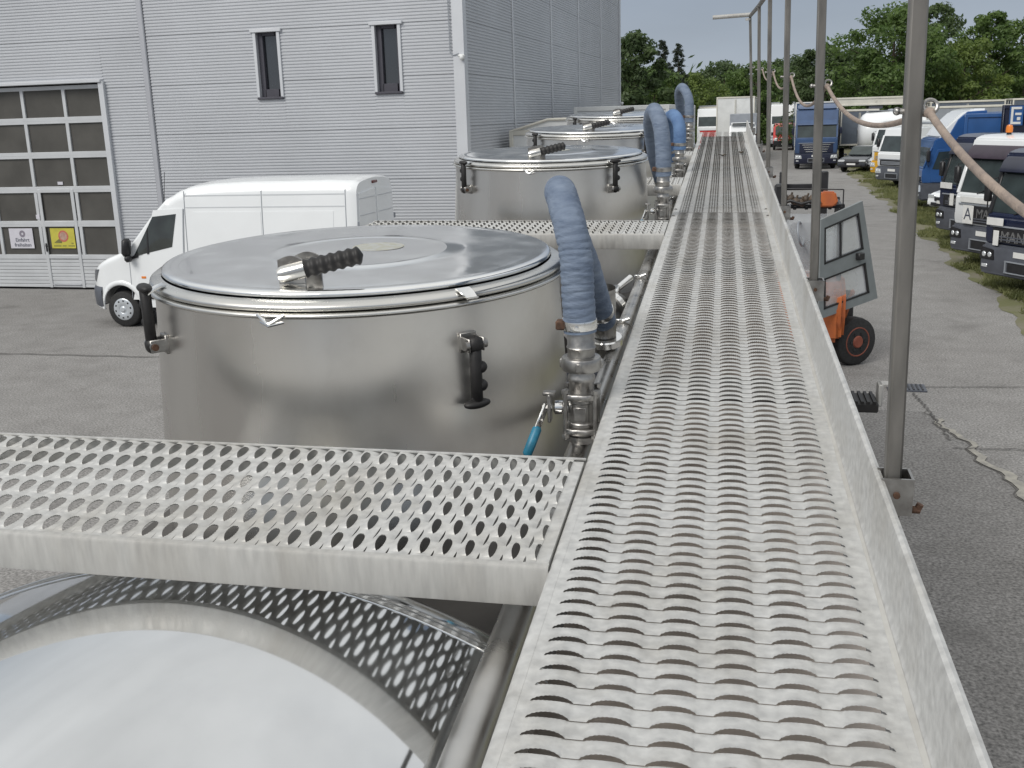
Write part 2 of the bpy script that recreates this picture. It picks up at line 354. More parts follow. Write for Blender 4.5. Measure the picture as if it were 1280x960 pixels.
        if smooth:
            me.polygons.foreach_set('use_smooth', [True] * len(me.polygons)); me.set_sharp_from_angle(angle=R_(smooth))
        me.update(); return me

def link(name, me, parent=None, **kw):
    o = bpy.data.objects.new(name, me); COL.objects.link(o)
    if parent is not None: o.parent = parent
    for k, v in kw.items(): o[k] = v
    return o
def thing(name, label, cat, base, F=WF, rz=0.0, group=None):
    o = bpy.data.objects.new(name, None); COL.objects.link(o); o.empty_display_size = 0.1
    o.matrix_world = F @ Matrix.Translation(base) @ Matrix.Rotation(rz, 4, 'Z')
    o['label'] = label; o['category'] = cat
    if group: o['group'] = group
    return o
def part(name, mb, mats, parent, **kw):
    sm = kw.pop('smooth', 38); fx = kw.pop('fix', True)
    return link(name, mb.mesh(name, mats, sm, fx), parent, **kw)
def dup(root, M, label=None, group=None):
    def cp(o, par):
        c = o.copy(); COL.objects.link(c)
        if par is not None: c.parent = par; c.matrix_parent_inverse = o.matrix_parent_inverse
        for ch in list(o.children): cp(ch, c)
        return c
    r = cp(root, None); r.matrix_world = M
    if label: r['label'] = label
    if group: r['group'] = group
    return r
def text(name, body, size, M, mt, parent, ext=0.004):
    cu = bpy.data.curves.new(name, 'FONT'); cu.body = body; cu.size = size; cu.extrude = ext; cu.align_x = 'CENTER'; cu.align_y = 'CENTER'
    o = bpy.data.objects.new(name, cu); COL.objects.link(o); bpy.context.view_layer.update()
    dg = bpy.context.evaluated_depsgraph_get(); me = bpy.data.meshes.new_from_object(o.evaluated_get(dg)); bpy.data.objects.remove(o)
    me.materials.clear(); me.materials.append(mt)
    for p in me.polygons: p.material_index = 0
    q = link(name, me, parent); q.matrix_local = M; return q

# ================================================================== THE TANKER (built in its own frame)
WZ = -0.765                                   # walkway surface
COLS = [-0.1895, -0.1135, -0.0378, 0.0378, 0.1135, 0.1895]
def plank(u0, u1, pitch, half, fine, to, h=0.0050, zf=0.0038, g=0.0040):
    """perforated grip plank: raised and lowered toothed lips between cross strips"""
    nt_ = 10 if fine else 4
    sw = 0.0275; vs = [-half]; bump = [0.0]; tooth = [0.0]
    for c in COLS:
        k = nt_ * 2 + 1
        for i in range(k):
            t = -1 + 2 * i / (k - 1); vs.append(c + sw * t)
            bump.append(max(0.0, 1 - abs(t) ** 2.4) ** 0.8); tooth.append((1 if i % 2 else 0) if 0 < i < k - 1 else 0)
    vs.append(half); bump.append(0); tooth.append(0)
    vs = np.array(vs); bump = np.array(bump); tooth = np.array(tooth)
    ws = np.array([0, 0.22, 0.5, 0.8, 1.0]) if fine else np.array([0, 0.45, 1.0])
    n = int(round((u1 - u0) / pitch)); V = []; F = []; nv = len(vs); nw = len(ws)
    for r in range(n):
        a = u0 + (u1 - u0) * r / n; p = (u1 - u0) / n; b0 = len(V)
        jit = 1 + 0.10 * math.sin(r * 1.7) * math.sin(r * 0.37)
        for w_ in ws:
            up = (1 - w_) ** 1.35; dn = max(0.0, w_ - 0.35) / 0.65
            z = h * jit * bump * up + 0.0017 * tooth * (w_ == 0) * (bump > 0.05) + (zf * bump - 0.0014 * tooth * (bump > 0.05) * (w_ == 1)) * (dn ** 1.5 if zf < 0 else w_)
            fl = (0.0012 * (1 - w_) - 0.0002) * np.clip((0.2 - np.abs(vs)) / 0.012, 0, 1)
            z = z + fl * (1 - bump * 0.5)
            uu = a + p * w_ + 0.0026 * bump + g * bump * (1 if w_ == 0 else 0) - g * bump * (1 if w_ == 1 else 0) - (0.0013 * tooth if w_ == 0 else 0) + (0.0016 * tooth if w_ == 1 else 0)
            for j in range(nv): V.append(to(float(uu[j]) if hasattr(uu, '__len__') else uu, float(vs[j]), float(z[j])))
        for i in range(nw - 1):
            for j in range(nv - 1):
                q = b0 + i * nv + j; F.append((q, q + 1, q + 1 + nv, q + nv))
    m_ = MB(); m_.v = V; m_.f = F; m_.mi = [0] * len(F); return m_

def plank2(u0, u1, pitch, half, fine, to, A=(0.0080, -0.0008, 0.0052), Bv=(-0.0042, 0.0004, 0.0032)):
    """staggered grip plank: big toothed lips, small slots between them at half pitch"""
    bc = [-0.2273, -0.1515, -0.0757, 0.0, 0.0757, 0.1515, 0.2273]; S = set([-half, half])
    ka = 16 if fine else 6; kb = 8 if fine else 4
    for c in COLS: S.update(round(c - 0.0275 + 0.055 * i / ka, 5) for i in range(ka + 1))
    for c in bc: S.update(round(c - 0.024 + 0.048 * i / kb, 5) for i in range(kb + 1))
    vs = np.array(sorted(v for v in S if -half <= v <= half)); nv = len(vs)
    def bumps(cs, hw, e): return np.max([np.clip(1 - np.abs((vs - c) / hw) ** e, 0, 1) for c in cs], axis=0)
    bA = bumps(COLS, 0.0275, 2.6) ** 0.7; bB = bumps(bc, 0.024, 2.0); tooth = np.where(np.arange(nv) % 2 == 0, 1.0, 0.0) * (bA > 0.05)
    ws = np.array([0, 0.3, 0.65, 1.0]) if fine else np.array([0, 0.5, 1.0]); nw = len(ws)
    n = 2 * int(round((u1 - u0) / pitch)); p = (u1 - u0) / n; V = []; F = []
    for r in range(n):
        a_ = u0 + p * r; b0 = len(V); nA = (r % 2 == 0); bn, bf = (bA, bB) if nA else (bB, bA); pn, pf = (A, Bv) if nA else (Bv, A)
        for w_ in ws:
            z = pn[0] * bn * (1 - w_) ** 1.3 + pf[1] * bf * w_ ** 1.3
            if w_ == 0 and nA: z = z + 0.0012 * tooth
            if w_ == 1 and not nA: z = z - 0.0010 * tooth
            uu = a_ + p * w_ + pn[2] * bn * (1 - w_) ** 2 - pf[2] * bf * w_ ** 2
            for j in range(nv): V.append(to(float(uu[j]), float(vs[j]), float(z[j])))
        for i in range(nw - 1):
            for j in range(nv - 1):
                q = b0 + i * nv + j; F.append((q, q + 1, q + 1 + nv, q + nv))
    m_ = MB(); m_.v = V; m_.f = F; m_.mi = [0] * len(F); return m_

WB = (0.0, 6.3, WZ - 0.07)
wk = thing('main_walkway', 'long pale perforated metal walkway running straight ahead, with raised toe board on its right', 'walkway', WB, TF)
for (a, b, fine) in ((0.58, 5.565, True), (5.575, 12.1, False)):
    m_ = plank(a, b, 0.0355, 0.232, fine, lambda u, v, z: (v, u, WZ + z), *(() if fine else (0.0031, 0.0029, 0.0011))); m_.off = Vector(WB)
    part('grip_plank', m_, GALV, wk, smooth=30, fix=False)
    # solid edge strips, folded down on the left, up into the toe board on the right
    m_ = MB(WB)
    L_ = [(-0.2315, WZ - 0.0030), (-0.240, WZ - 0.0030), (-0.2455, WZ - 0.005), (-0.248, WZ - 0.008), (-0.248, WZ - 0.065), (-0.236, WZ - 0.065), (-0.236, WZ - 0.068), (-0.251, WZ - 0.068),
          (-0.251, WZ - 0.007), (-0.2475, WZ - 0.002), (-0.241, WZ + 0.0004), (-0.2315, WZ + 0.0004)]
    m_.prism(L_, 1, a, b); part('folded_edge', m_, GALV, wk)
    m_ = MB(WB)
    T_ = [(0.2315, WZ + 0.0004), (0.244, WZ + 0.0006), (0.2505, WZ + 0.004), (0.254, WZ + 0.011), (0.254, WZ + 0.113), (0.2565, WZ + 0.1215), (0.262, WZ + 0.124), (0.2675, WZ + 0.1215),
          (0.2685, WZ + 0.116), (0.2675, WZ + 0.114), (0.2625, WZ + 0.1145), (0.2585, WZ + 0.111), (0.2585, WZ + 0.008), (0.2575, WZ - 0.004), (0.247, WZ - 0.0045), (0.2315, WZ - 0.0035)]
    m_.prism(T_, 1, a, b); part('toe_board', m_, GALV, wk)
m_ = MB(WB)
m_.grid([[(x + 0.0012 * math.sin(y * 9), y, WZ + 0.0010 + (0.0012 if x > 0.243 else 0)) for x in (0.2425, 0.2455)] + [(0.2490 + 0.0004 * math.sin(y * 7), y, WZ + 0.0042)] for y in np.linspace(0.58, 12.0, 120)])
DIRT = mat('grime_line', (0.47, 0.465, 0.44), 0.75, col2=(0.39, 0.38, 0.355), vs=18)
part('grime_line', m_, DIRT, wk)
for y in (0.9, 2.6, 4.3, 6.4, 8.2, 9.9, 11.6):
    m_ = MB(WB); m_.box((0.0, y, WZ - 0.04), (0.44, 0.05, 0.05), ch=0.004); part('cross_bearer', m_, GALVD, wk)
UNDER = mat('slot_backing', (0.60, 0.54, 0.49), 0.8, var=0.25, vs=3)
for a, b in ((0.58, 5.565), (5.575, 12.1)):
    m_ = MB(WB); m_.box((0.005, (a + b) / 2, WZ - 0.074), (0.45, b - a, 0.006)); part('blocking_plate', m_, UNDER, wk)  # plate added below the slots to block the view through them

for (x, y, a, lb) in ((0.004, 8.93, 0.4, 'small brown dead leaf lying mid width on the far walkway'), (0.158, 9.18, 1.5, 'small dark dead leaf on the far walkway, nearer the toe board')):
    lf = thing('dead_leaf', lb, 'leaf', (x, y, WZ + 0.003), TF); m_ = MB(); n_ = 10
    m_.grid([[(0.045 * math.cos(a) * (i / n_ - .5) * 2 - s_ * math.sin(a) * 0.022 * math.sin(math.pi * i / n_), 0.045 * math.sin(a) * (i / n_ - .5) * 2 + s_ * math.cos(a) * 0.022 * math.sin(math.pi * i / n_), 0.008 + 0.010 * abs(s_) * math.sin(math.pi * i / n_) + 0.006 * math.sin(i * .9)) for s_ in (-1, 0, 1)] for i in range(n_ + 1)])
    part('blade', m_, mat('dead_leaf', (0.06, 0.045, 0.03), 0.8, var=0.3, vs=40), lf)
for y in (0.75, 5.45, 5.70, 11.9):
    for x in (-0.235, 0.238): m_ = MB(WB); m_.cyl((x, y, WZ - 0.002), (x, y, WZ + 0.004), 0.0075, n=12); m_.cyl((x, y, WZ + 0.003), (x, y, WZ + 0.0065), 0.0048, n=6); part('bolt', m_, STEEL, wk)
# cross walkways
def cross(y0, y1, x0, label, fine):
    B = ((x0 - 0.26) / 2, (y0 + y1) / 2, WZ - 0.068)
    t = thing('cross_walkway', label, 'walkway', B, TF, group='cross walkways between the tanks')
    yc = (y0 + y1) / 2; k = (y1 - y0) / 0.49
    m_ = plank2(0.275, -x0, 0.039, 0.2315, fine, lambda u, v, z: (-u, yc + v * k, WZ + z)); m_.off = Vector(B)
    part('grip_plank', m_, GALV, t, smooth=30, fix=False)
    for s_, yy in ((-1, yc - 0.2315 * k), (1, yc + 0.2315 * k)):
        e = [(0, 0.0003), (0, 0.0033), (0.006, 0.0033), (0.011, 0.0015), (0.0135, -0.004), (0.0135, -0.0655), (0.012, -0.0685), (0.0, -0.0685), (0.0, -0.0655), (0.0105, -0.064), (0.0105, -0.006), (0.008, -0.0005)]
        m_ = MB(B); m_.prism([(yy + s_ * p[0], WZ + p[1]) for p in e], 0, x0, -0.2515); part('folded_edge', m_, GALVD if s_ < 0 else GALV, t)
    m_ = MB(B); m_.box((-0.265, yc, WZ - 0.0325), (0.022, (y1 - y0) - 0.04, 0.064)); part('end_plate', m_, GALV, t)
    return t
cross(1.47, 1.96, -2.1, 'nearest perforated cross walkway, in front of the open clamp tank', True)
cross(4.84, 5.28, -1.8, 'second perforated cross walkway, between the two nearest clamp lid tanks', True)
cross(6.88, 7.33, -1.7, 'short glimpse of cross walkway behind the tall hose valve of the second tank', False)
cross(9.10, 9.52, -1.7, 'farthest cross walkway, behind the bright blue hose', False)

# tanks with clamped lids
def radial(c, ang, r, z, t=0.0):
    return Vector((c[0] + r * math.cos(ang) - t * math.sin(ang), c[1] + r * math.sin(ang) + t * math.cos(ang), z))
def lever(mb, p, d, side, out_, L_):
    """black moulded lever from p along d (unit), finger bumps towards side"""
    d = Vector(d); side = Vector(side); out_ = Vector(out_); R3 = Matrix((side, out_, d)).transposed()
    mb.ell(Vector(p), (0.022, 0.018, 0.022), rot=R3)
    for t, w_ in ((0.5, 1.0),): mb.box(Vector(p) + d * (L_ * 0.5), (0.029, 0.026, L_ * 0.94), R3, 0.008)
    for t in (0.38, 0.68): mb.ell(Vector(p) + d * (L_ * t) + side * 0.014, (0.0165, 0.015, 0.0155), rot=R3)
    mb.ell(Vector(p) + d * (L_ * 0.97), (0.038, 0.018, 0.012), rot=R3)
    mb.ell(Vector(p) + d * (L_ * 0.90), (0.017, 0.012, 0.014), rot=R3)
def tank(yc, label, open_right, fine=1):
    c = (-1.0, yc); B = (c[0], c[1], -1.35)
    t = thing('lidded_tank', label, 'tank', B, TF, group='upright steel tanks with clamped round lids')
    n = 128 if fine else 72
    def sq(pr): return [(r, z if z > -0.4925 else -0.4925 + (z + 0.4925) * 0.60) for r, z in pr]
    m_ = MB(B); m_.lathe([(0.605, -1.35), (0.601, -1.22), (0.590, -1.0), (0.578, -0.80), (0.566, -0.62), (0.563, -0.548)], (c[0], c[1], 0), n); body = part('body', m_, BRUSH, t, smooth=60)
    m_ = MB(B); m_.lathe(sq([(0.564, -0.592), (0.572, -0.591), (0.579, -0.586), (0.5815, -0.578), (0.579, -0.570), (0.572, -0.567), (0.560, -0.566)]), (c[0], c[1], 0), n); part('rim_bead', m_, SATIN, t, smooth=80)
    m_ = MB(B)
    prof = [(0.0, -0.4865), (0.06, -0.4868), (0.215, -0.4885), (0.232, -0.4885), (0.240, -0.4868), (0.248, -0.4868), (0.256, -0.489), (0.30, -0.4905), (0.40, -0.4915), (0.475, -0.4925), (0.492, -0.4945),
            (0.500, -0.4950), (0.510, -0.4925), (0.526, -0.4925), (0.535, -0.4955), (0.540, -0.501), (0.541, -0.512), (0.538, -0.519), (0.533, -0.523), (0.530, -0.530), (0.50, -0.535)]
    m_.lathe(sq(prof), (c[0], c[1], 0), n); lid = part('lid', m_, POLISH, t, smooth=60)
    m_ = MB(B); m_.lathe(sq([(0.5425, -0.5225), (0.5505, -0.5275), (0.565, -0.532), (0.5725, -0.5405), (0.5745, -0.552), (0.5715, -0.5595), (0.562, -0.5635)]), (c[0], c[1], 0), n); part('lid_ring', m_, SATIN, t, smooth=60)
    m_ = MB(B); m_.lathe([(0.0, -0.4861), (0.075, -0.4864)], (c[0] + 0.035, c[1] + 0.06, 0), 28); part('lid_spot', m_, LIDSPOT, lid)  # faint yellowish disc on the lid top
    # lid grip: two plates, block, ribbed rubber handle
    hx, hy, hz = c[0] - 0.02, yc - 0.445, -0.4915
    h = None
    for dy in (0.0, 0.055):
        m_ = MB(B)
        pl = [(-0.034, 0.0), (0.034, 0.0), (0.034, 0.056)] + [(0.034 - 0.0068 * k, 0.056 + 0.011 * math.sin(math.pi * k / 10)) for k in range(1, 10)] + [(-0.034, 0.056)]
        m_.prism([(hx + p[0] + dy * 0.35, hz + p[1]) for p in pl], 1, hy + dy * 1.1, hy + dy * 1.1 + 0.006)
        m_.cyl((hx + dy * 0.35, hy + dy * 1.1 - 0.006, hz + 0.043), (hx + dy * 0.35, hy + dy * 1.1 + 0.012, hz + 0.043), 0.011, n=14)
        q = part('grip_bracket', m_, STEEL, lid)
    d = Vector((0.94, 0.26, 0.20)).normalized()
    p0 = Vector((hx - 0.028, hy - 0.012, hz + 0.022)); 
    m_ = MB(B); m_.tube([p0, p0 + d * 0.012, p0 + d * 0.07], [0.017, 0.0215, 0.0215], 20); part('grip_socket', m_, SATIN, lid)
    N = 42; pts = [p0 + d * (0.066 + 0.145 * i / N) for i in range(N + 1)]
    rr = [(0.0215 + 0.0022 * math.cos(i / N * 2 * math.pi * 6.5)) * (1 if i < N - 3 else (0.94, 0.8, 0.5, 0.1)[i - N + 3]) for i in range(N + 1)]
    m_ = MB(B); m_.tube(pts, rr, 18); part('rubber_grip', m_, RUBBER, lid, smooth=70)
    # clamps round the rim
    for deg in (-45, -135):
        a = R_(deg); er = Vector((math.cos(a), math.sin(a), 0)); et = Vector((-math.sin(a), math.cos(a), 0)); up = Vector((0, 0, 1))
        opened = open_right and deg == -45; zp = -0.640 if opened else -0.662; rr_ = 0.572 + 0.034
        p = radial(c, a, rr_, zp)
        m_ = MB(B); lever(m_, p, -up if opened else up, et if deg in (-45, 45) else -et, er, 0.155); cl = part('clamp_lever', m_, RUBBER, t, smooth=60)
        m_ = MB(B); R3 = Matrix((et, er, up)).transposed()
        for s_ in (-1, 1):
            m_.box(radial(c, a, 0.588, zp, s_ * 0.020), (0.005, 0.055, 0.034), R3, 0.002)
            m_.cyl(radial(c, a, rr_, zp, s_ * 0.020), radial(c, a, rr_, zp, s_ * 0.030), 0.012, n=12)
        m_.box(radial(c, a, 0.572, zp), (0.046, 0.010, 0.050), R3, 0.002); part('bracket', m_, STEEL, cl)
        if deg == -135:
            for e in (-1, 1): m_ = MB(B); m_.cyl(radial(c, a, rr_, zp, e * 0.030), radial(c, a, rr_, zp, e * 0.036), 0.009, n=10); part('pivot_bolt', m_, RUST, cl)
        m_ = MB(B); K = []
        for i in range(9):
            f = i / 8; r_ = 0.556 + 0.052 * f; z_ = -0.512 - 0.004 * f - 0.018 * f * f + (0.008 if f > 0.95 else 0)
            K.append([radial(c, a, r_, z_, -0.020 + 0.006 * f), radial(c, a, r_, z_ - 0.004 * math.sin(f * 3.14), 0.0), radial(c, a, r_, z_, 0.020 - 0.006 * f)])
        K2 = [[q + Vector((0, 0, 0.004)) for q in row] for row in K]
        m_.grid(K2); m_.grid(K); m_.grid([K[-1], K2[-1]]); m_.grid([[r[0] for r in K], [r[0] for r in K2]]); m_.grid([[r[2] for r in K], [r[2] for r in K2]])
        part('catch_plate', m_, CHROME, t, smooth=50)
    a = R_(-92); m_ = MB(B)
    m_.tube([radial(c, a, 0.584, -0.538, -0.034), radial(c, a, 0.600, -0.556, -0.004), radial(c, a, 0.600, -0.556, 0.004), radial(c, a, 0.584, -0.538, 0.034)], 0.0042, 8)
    m_.tube([radial(c, a, 0.582, -0.556, -0.028), radial(c, a, 0.602, -0.561, 0.0), radial(c, a, 0.582, -0.556, 0.030)], 0.0036, 8); part('wire_hook', m_, CHROME, t)
    return t
tank(2.79, 'nearest lidded steel tank, with one black clamp hanging open on its side', True)
tank(6.222, 'second lidded steel tank, right behind the second cross walkway', False)
tank(8.585, 'third lidded steel tank in line, half hidden by the second', False, 0)
tank(10.88, 'farthest lidded steel tank in line, only its top showing', False, 0)

# the big rounded tank lying right under the camera
DB = (-0.86, 0.5, -1.9); t = thing('barrel_tank', 'mirror polished barrel shaped tank top in front of the nearest cross walkway', 'tank', DB, TF)
def shell_z(x, y, lo=0.35):
    y = max(y, lo); u = x + 1.190; v = y - 0.03; u_ = max(-0.95, min(1.15, u)); q = u_ * u_ + v * v
    z = -0.946 - (0.387 * u_ * u_ - 0.062 * v * v - 0.184 * u_ * v) - 0.018 * q * q
    return z - 0.9 * abs(u - u_)
m_ = MB(DB); xs_ = [-2.15 + 2.45 * i / 90 for i in range(91)]
m_.grid([[(x, y, shell_z(x, y)) for x in xs_] for y in np.linspace(-0.7, 1.565, 70)]); part('shell', m_, MIRROR, t, smooth=180)
m_ = MB(DB); rows = []
for k in range(15):
    a = k / 14 * math.pi; rows.append([(x, 1.575 - 0.010 * math.cos(a), shell_z(x, 1.565) + 0.007 * math.sin(a) - 0.001) for x in xs_])
m_.grid(rows); rows = []
for k in range(9):
    a = k / 8 * math.pi; rows.append([(x, 1.592 - 0.006 * math.cos(a), shell_z(x, 1.565) - 0.002 + 0.004 * math.sin(a)) for x in xs_])
m_.grid(rows); part('edge_bead', m_, CHROME, t, smooth=120)
m_ = MB(DB); m_.grid([[(x, 1.597 + 0.20 * math.sin(k / 10 * 1.57), shell_z(x, 1.565) - 0.004 - 0.42 * (1 - math.cos(k / 10 * 1.57))) for x in xs_] for k in range(11)]); part('end_cap', m_, POLISH, t, smooth=180)
m_ = MB(DB)
for s_ in (0, 1): m_.grid([[(xs_[-s_ if s_ == 0 else -1] if False else (xs_[0] if s_ == 0 else xs_[-1]), y, z) for y in np.linspace(-0.7, 1.565, 12)] for z in (shell_z(xs_[0 if s_ == 0 else -1], 0.5) + 0.05, -1.9)])
part('side_skirt', m_, POLISH, t)
pd = Vector((-0.80, 0.86)); m_ = MB(DB); m_.ell((pd.x, pd.y, shell_z(pd.x, pd.y) + 0.0005), (0.013, 0.0055, 0.0035), 14, 8, Matrix.Rotation(0.5, 3, 'Z')); part('weld_spot', m_, CHROME, t, smooth=180)

# long pipe beside the walkway
PB = (-0.318, 0.6, -0.93); t = thing('product_pipe', 'long grey steel pipe running along the left edge of the main walkway', 'pipe', PB, TF)
m_ = MB(PB); m_.tube([(-0.322, 0.5, -0.902), (-0.318, 4.0, -0.902), (-0.318, 12.0, -0.902)], 0.0305, 28); part('pipe', m_, PIPE, t, smooth=60)
for y in (3.55, 4.35, 7.0, 9.3):
    m_ = MB(PB); m_.lathe([(0.031, -0.009), (0.0345, -0.009), (0.0345, 0.009), (0.031, 0.009)], (-0.318, y, -0.902), 28, Matrix.Rotation(R_(90), 3, 'X')); cl = part('pipe_clamp', m_, STEEL, t)
    m_ = MB(PB); m_.cyl((-0.335, y, -0.868), (-0.30, y, -0.856), 0.006, n=10); m_.box((-0.336, y, -0.866), (0.024, 0.012, 0.016), ch=0.002); part('wing_bolt', m_, CHROME, cl)

# ball valves with hoses
def valve(y, x, label, scale=1.0, handle=True, zb=-0.872):
    B = (x, y, zb); t = thing('ball_valve', label, 'valve', B, TF, group='flanged ball valves beside the walkway')
    Z = lambda d: zb + d * scale
    S = scale
    m_ = MB(B); m_.lathe([(0.030 * S, Z(0)), (0.030 * S, Z(0.028))], (x, y, 0), 28); m_.lathe([(0.036 * S, Z(0.010)), (0.036 * S, Z(0.018))], (x, y, 0), 24); part('lower_pipe', m_, STEEL, t)
    fl = [(-0.044, -0.018), (-0.034, -0.034), (-0.018, -0.044), (0.018, -0.044), (0.034, -0.034), (0.044, -0.018), (0.044, 0.018), (0.034, 0.034), (0.018, 0.044), (-0.018, 0.044), (-0.034, 0.034), (-0.044, 0.018)]
    for z in (0.026, 0.112):
        m_ = MB(B); m_.bprism([(x + p[0] * S, y + p[1] * S) for p in fl], 2, Z(z), Z(z + 0.015), 0.002, 1); part('end_flange', m_, STEEL, t)
    m_ = MB(B); m_.lathe([(0.030 * S, Z(0.038)), (0.034 * S, Z(0.043)), (0.034 * S, Z(0.050)), (0.0315 * S, Z(0.053)), (0.0315 * S, Z(0.1)), (0.034 * S, Z(0.103)), (0.034 * S, Z(0.110)), (0.030 * S, Z(0.114))], (x, y, 0), 32)
    m_.box((x, y - 0.031 * S, Z(0.077)), (0.030 * S, 0.006, 0.036 * S), ch=0.002); part('valve_barrel', m_, STEEL, t)
    for sx in (-1, 1):
        for sy in (-1, 1):
            px, py = x + sx * 0.035 * S, y + sy * 0.030 * S; m_ = MB(B)
            m_.cyl((px, py, Z(0.014)), (px, py, Z(0.138)), 0.0052 * S, n=10)
            for z in (0.018, 0.129): m_.cyl((px, py, Z(z)), (px, py, Z(z + 0.008)), 0.0092 * S, n=6)
            part('tie_rod', m_, STEEL, t)
    m_ = MB(B); m_.lathe([(0.030 * S, Z(0.120)), (0.0295 * S, Z(0.150)), (0.033 * S, Z(0.155)), (0.033 * S, Z(0.164)), (0.029 * S, Z(0.170)), (0.029 * S, Z(0.182))], (x, y, 0), 32); part('neck', m_, STEEL, t)
    m_ = MB(B); m_.lathe([(0.030 * S, Z(0.180)), (0.045 * S, Z(0.181)), (0.0475 * S, Z(0.185)), (0.0475 * S, Z(0.207)), (0.045 * S, Z(0.212)), (0.033 * S, Z(0.214))], (x, y, 0), 32)
    for k in range(4):
        a = R_(45 * 0 + 90 * k - 90); m_.box((x + 0.047 * S * math.cos(a), y + 0.047 * S * math.sin(a), Z(0.196)), (0.008, 0.014 * S, 0.022 * S), Matrix.Rotation(a, 3, 'Z'), 0.002)
    part('union_nut', m_, STEEL, t)
    m_ = MB(B); m_.lathe([(0.0325 * S, Z(0.212)), (0.0325 * S, Z(0.232)), (0.035 * S, Z(0.236)), (0.0325 * S, Z(0.24)), (0.0325 * S, Z(0.30))], (x, y, 0), 32); part('hose_tail', m_, STEEL, t)
    if handle:
        hx = x - 0.034 * S; zc = Z(0.085)
        m_ = MB(B); m_.tube([(hx, y, zc), (hx - 0.02 * S, y - 0.004, zc), (hx - 0.030 * S, y - 0.006, zc), (hx - 0.032 * S, y - 0.006, zc)], [0.015 * S, 0.017 * S, 0.017 * S, 0.012 * S], 20); part('stem_boss', m_, CHROME, t)
        m_ = MB(B); m_.box((hx - 0.042 * S, y - 0.008, zc), (0.008 * S, 0.030 * S, 0.070 * S), ch=0.002); m_.box((hx - 0.043 * S, y - 0.008, zc + 0.036 * S), (0.030 * S, 0.022 * S, 0.009 * S), ch=0.002)
        m_.cyl((hx - 0.060 * S, y - 0.01, zc), (hx - 0.036 * S, y - 0.008, zc), 0.008 * S, n=6); part('stop_plate', m_, STEEL, t)
        d = Vector((-0.028, -0.035, -0.075)).normalized(); p = Vector((hx - 0.050 * S, y - 0.010, zc + 0.006))
        m_ = MB(B); R3 = d.to_track_quat('Z', 'X').to_matrix(); m_.box(p + d * 0.034 * S, (0.018 * S, 0.006, 0.075 * S), R3, 0.002); lv = part('lever', m_, CHROME, t)
        m_ = MB(B); m_.tube([p + d * (0.055 * S), p + d * (0.062 * S), p + d * (0.10 * S), p + d * (0.126 * S), p + d * (0.133 * S)], [0.007 * S, 0.0115 * S, 0.012 * S, 0.0115 * S, 0.006 * S], 14); part('lever_grip', m_, BLUEGRIP, lv, smooth=60)
    return t
def smooth_path(P, n):
    P = [Vector(p) for p in P]; P = [P[0] * 2 - P[1]] + P + [P[-1] * 2 - P[-2]]; out_ = []
    segs = len(P) - 3
    for i in range(n + 1):
        u = i / n * segs; k = min(int(u), segs - 1); f = u - k; a, b, c_, d = P[k:k + 4]
        out_.append(0.5 * ((2 * b) + (c_ - a) * f + (2 * a - 5 * b + 4 * c_ - d) * f * f + (3 * b - a - 3 * c_ + d) * f ** 3))
    return out_
def hose(P, rad, label, m__, wrinkle=1.0, n=150, clamp2=True, rusty=True):
    B = P[0]; t = thing('loading_hose', label, 'hose', B, TF, group='looped blue fabric hoses')
    pts = smooth_path(P, n)
    ph = RNG.uniform(0, 6.28, 40); amp = RNG.uniform(0.2, 1.0, n + 1); kk = RNG.integers(1, 4, n + 1)
    def jit(i, k):
        a = 2 * math.pi * k / 36; e = 1.0 if 3 < i < n - 3 else 0.2
        g1 = abs(math.sin(i * 0.55 + 0.55 * math.sin(a + i * 0.043) + 0.30 * math.sin(2 * a + i * 0.11))); g2 = abs(math.sin(i * 0.31 + 1.3 + 0.8 * math.sin(a * 2 - i * 0.07)))
        return e * wrinkle * (-0.085 * (0.35 + 0.65 * amp[i // 5 * 5 % len(amp)]) * (1 - g1) ** 2.2 - 0.045 * (1 - g2) ** 4 + 0.012 * math.sin(a * 3 + i * 0.35) + 0.012)
    m_ = MB(B); m_.tube(pts, rad, 36, jit=jit); part('hose_body', m_, m__, t, smooth=75)
    for e, (i0, i1) in enumerate(((3, 8), (n - 8, n - 3))):
        if e and not clamp2: continue
        p, q = pts[i0], pts[i1]; d = (q - p).normalized(); c = (p + q) / 2; R3 = d.to_track_quat('Z', 'Y').to_matrix()
        m_ = MB(B); w_ = 0.011; m_.lathe([(rad * .96, -w_), (rad * 1.045, -w_), (rad * 1.065, -w_ * .6), (rad * 1.065, w_ * .6), (rad * 1.045, w_), (rad * .96, w_)], c, 36, R3); cb = part('clamp_band', m_, CHROME if rusty else STEEL, t, smooth=50)
        if e == 0:
            m_ = MB(B); R0 = Matrix.Identity(3); m_.box(c + Vector((-rad * 1.1, -rad * 0.25, 0)), (0.024, 0.026, 0.022), R0, 0.003); m_.cyl(c + Vector((-rad * 1.0, -rad * .55, 0)), c + Vector((-rad * 1.0, -rad * .2, 0)), 0.0085, n=10)
            part('clamp_bolt', m_, RUST, cb)
    return t
valve(2.35, -0.312, 'nearest ball valve with blue lever grip, between open clamp tank and walkway')
hose([(-0.314, 2.35, -0.600), (-0.319, 2.352, -0.50), (-0.324, 2.36, -0.42), (-0.346, 2.40, -0.345), (-0.386, 2.54, -0.296), (-0.402, 2.74, -0.375), (-0.376, 2.98, -0.565), (-0.352, 3.20, -0.78)], 0.0385,
     'nearest blue fabric hose, heavily wrinkled, looping over beside the walkway', HOSE, 1.0, n=210)
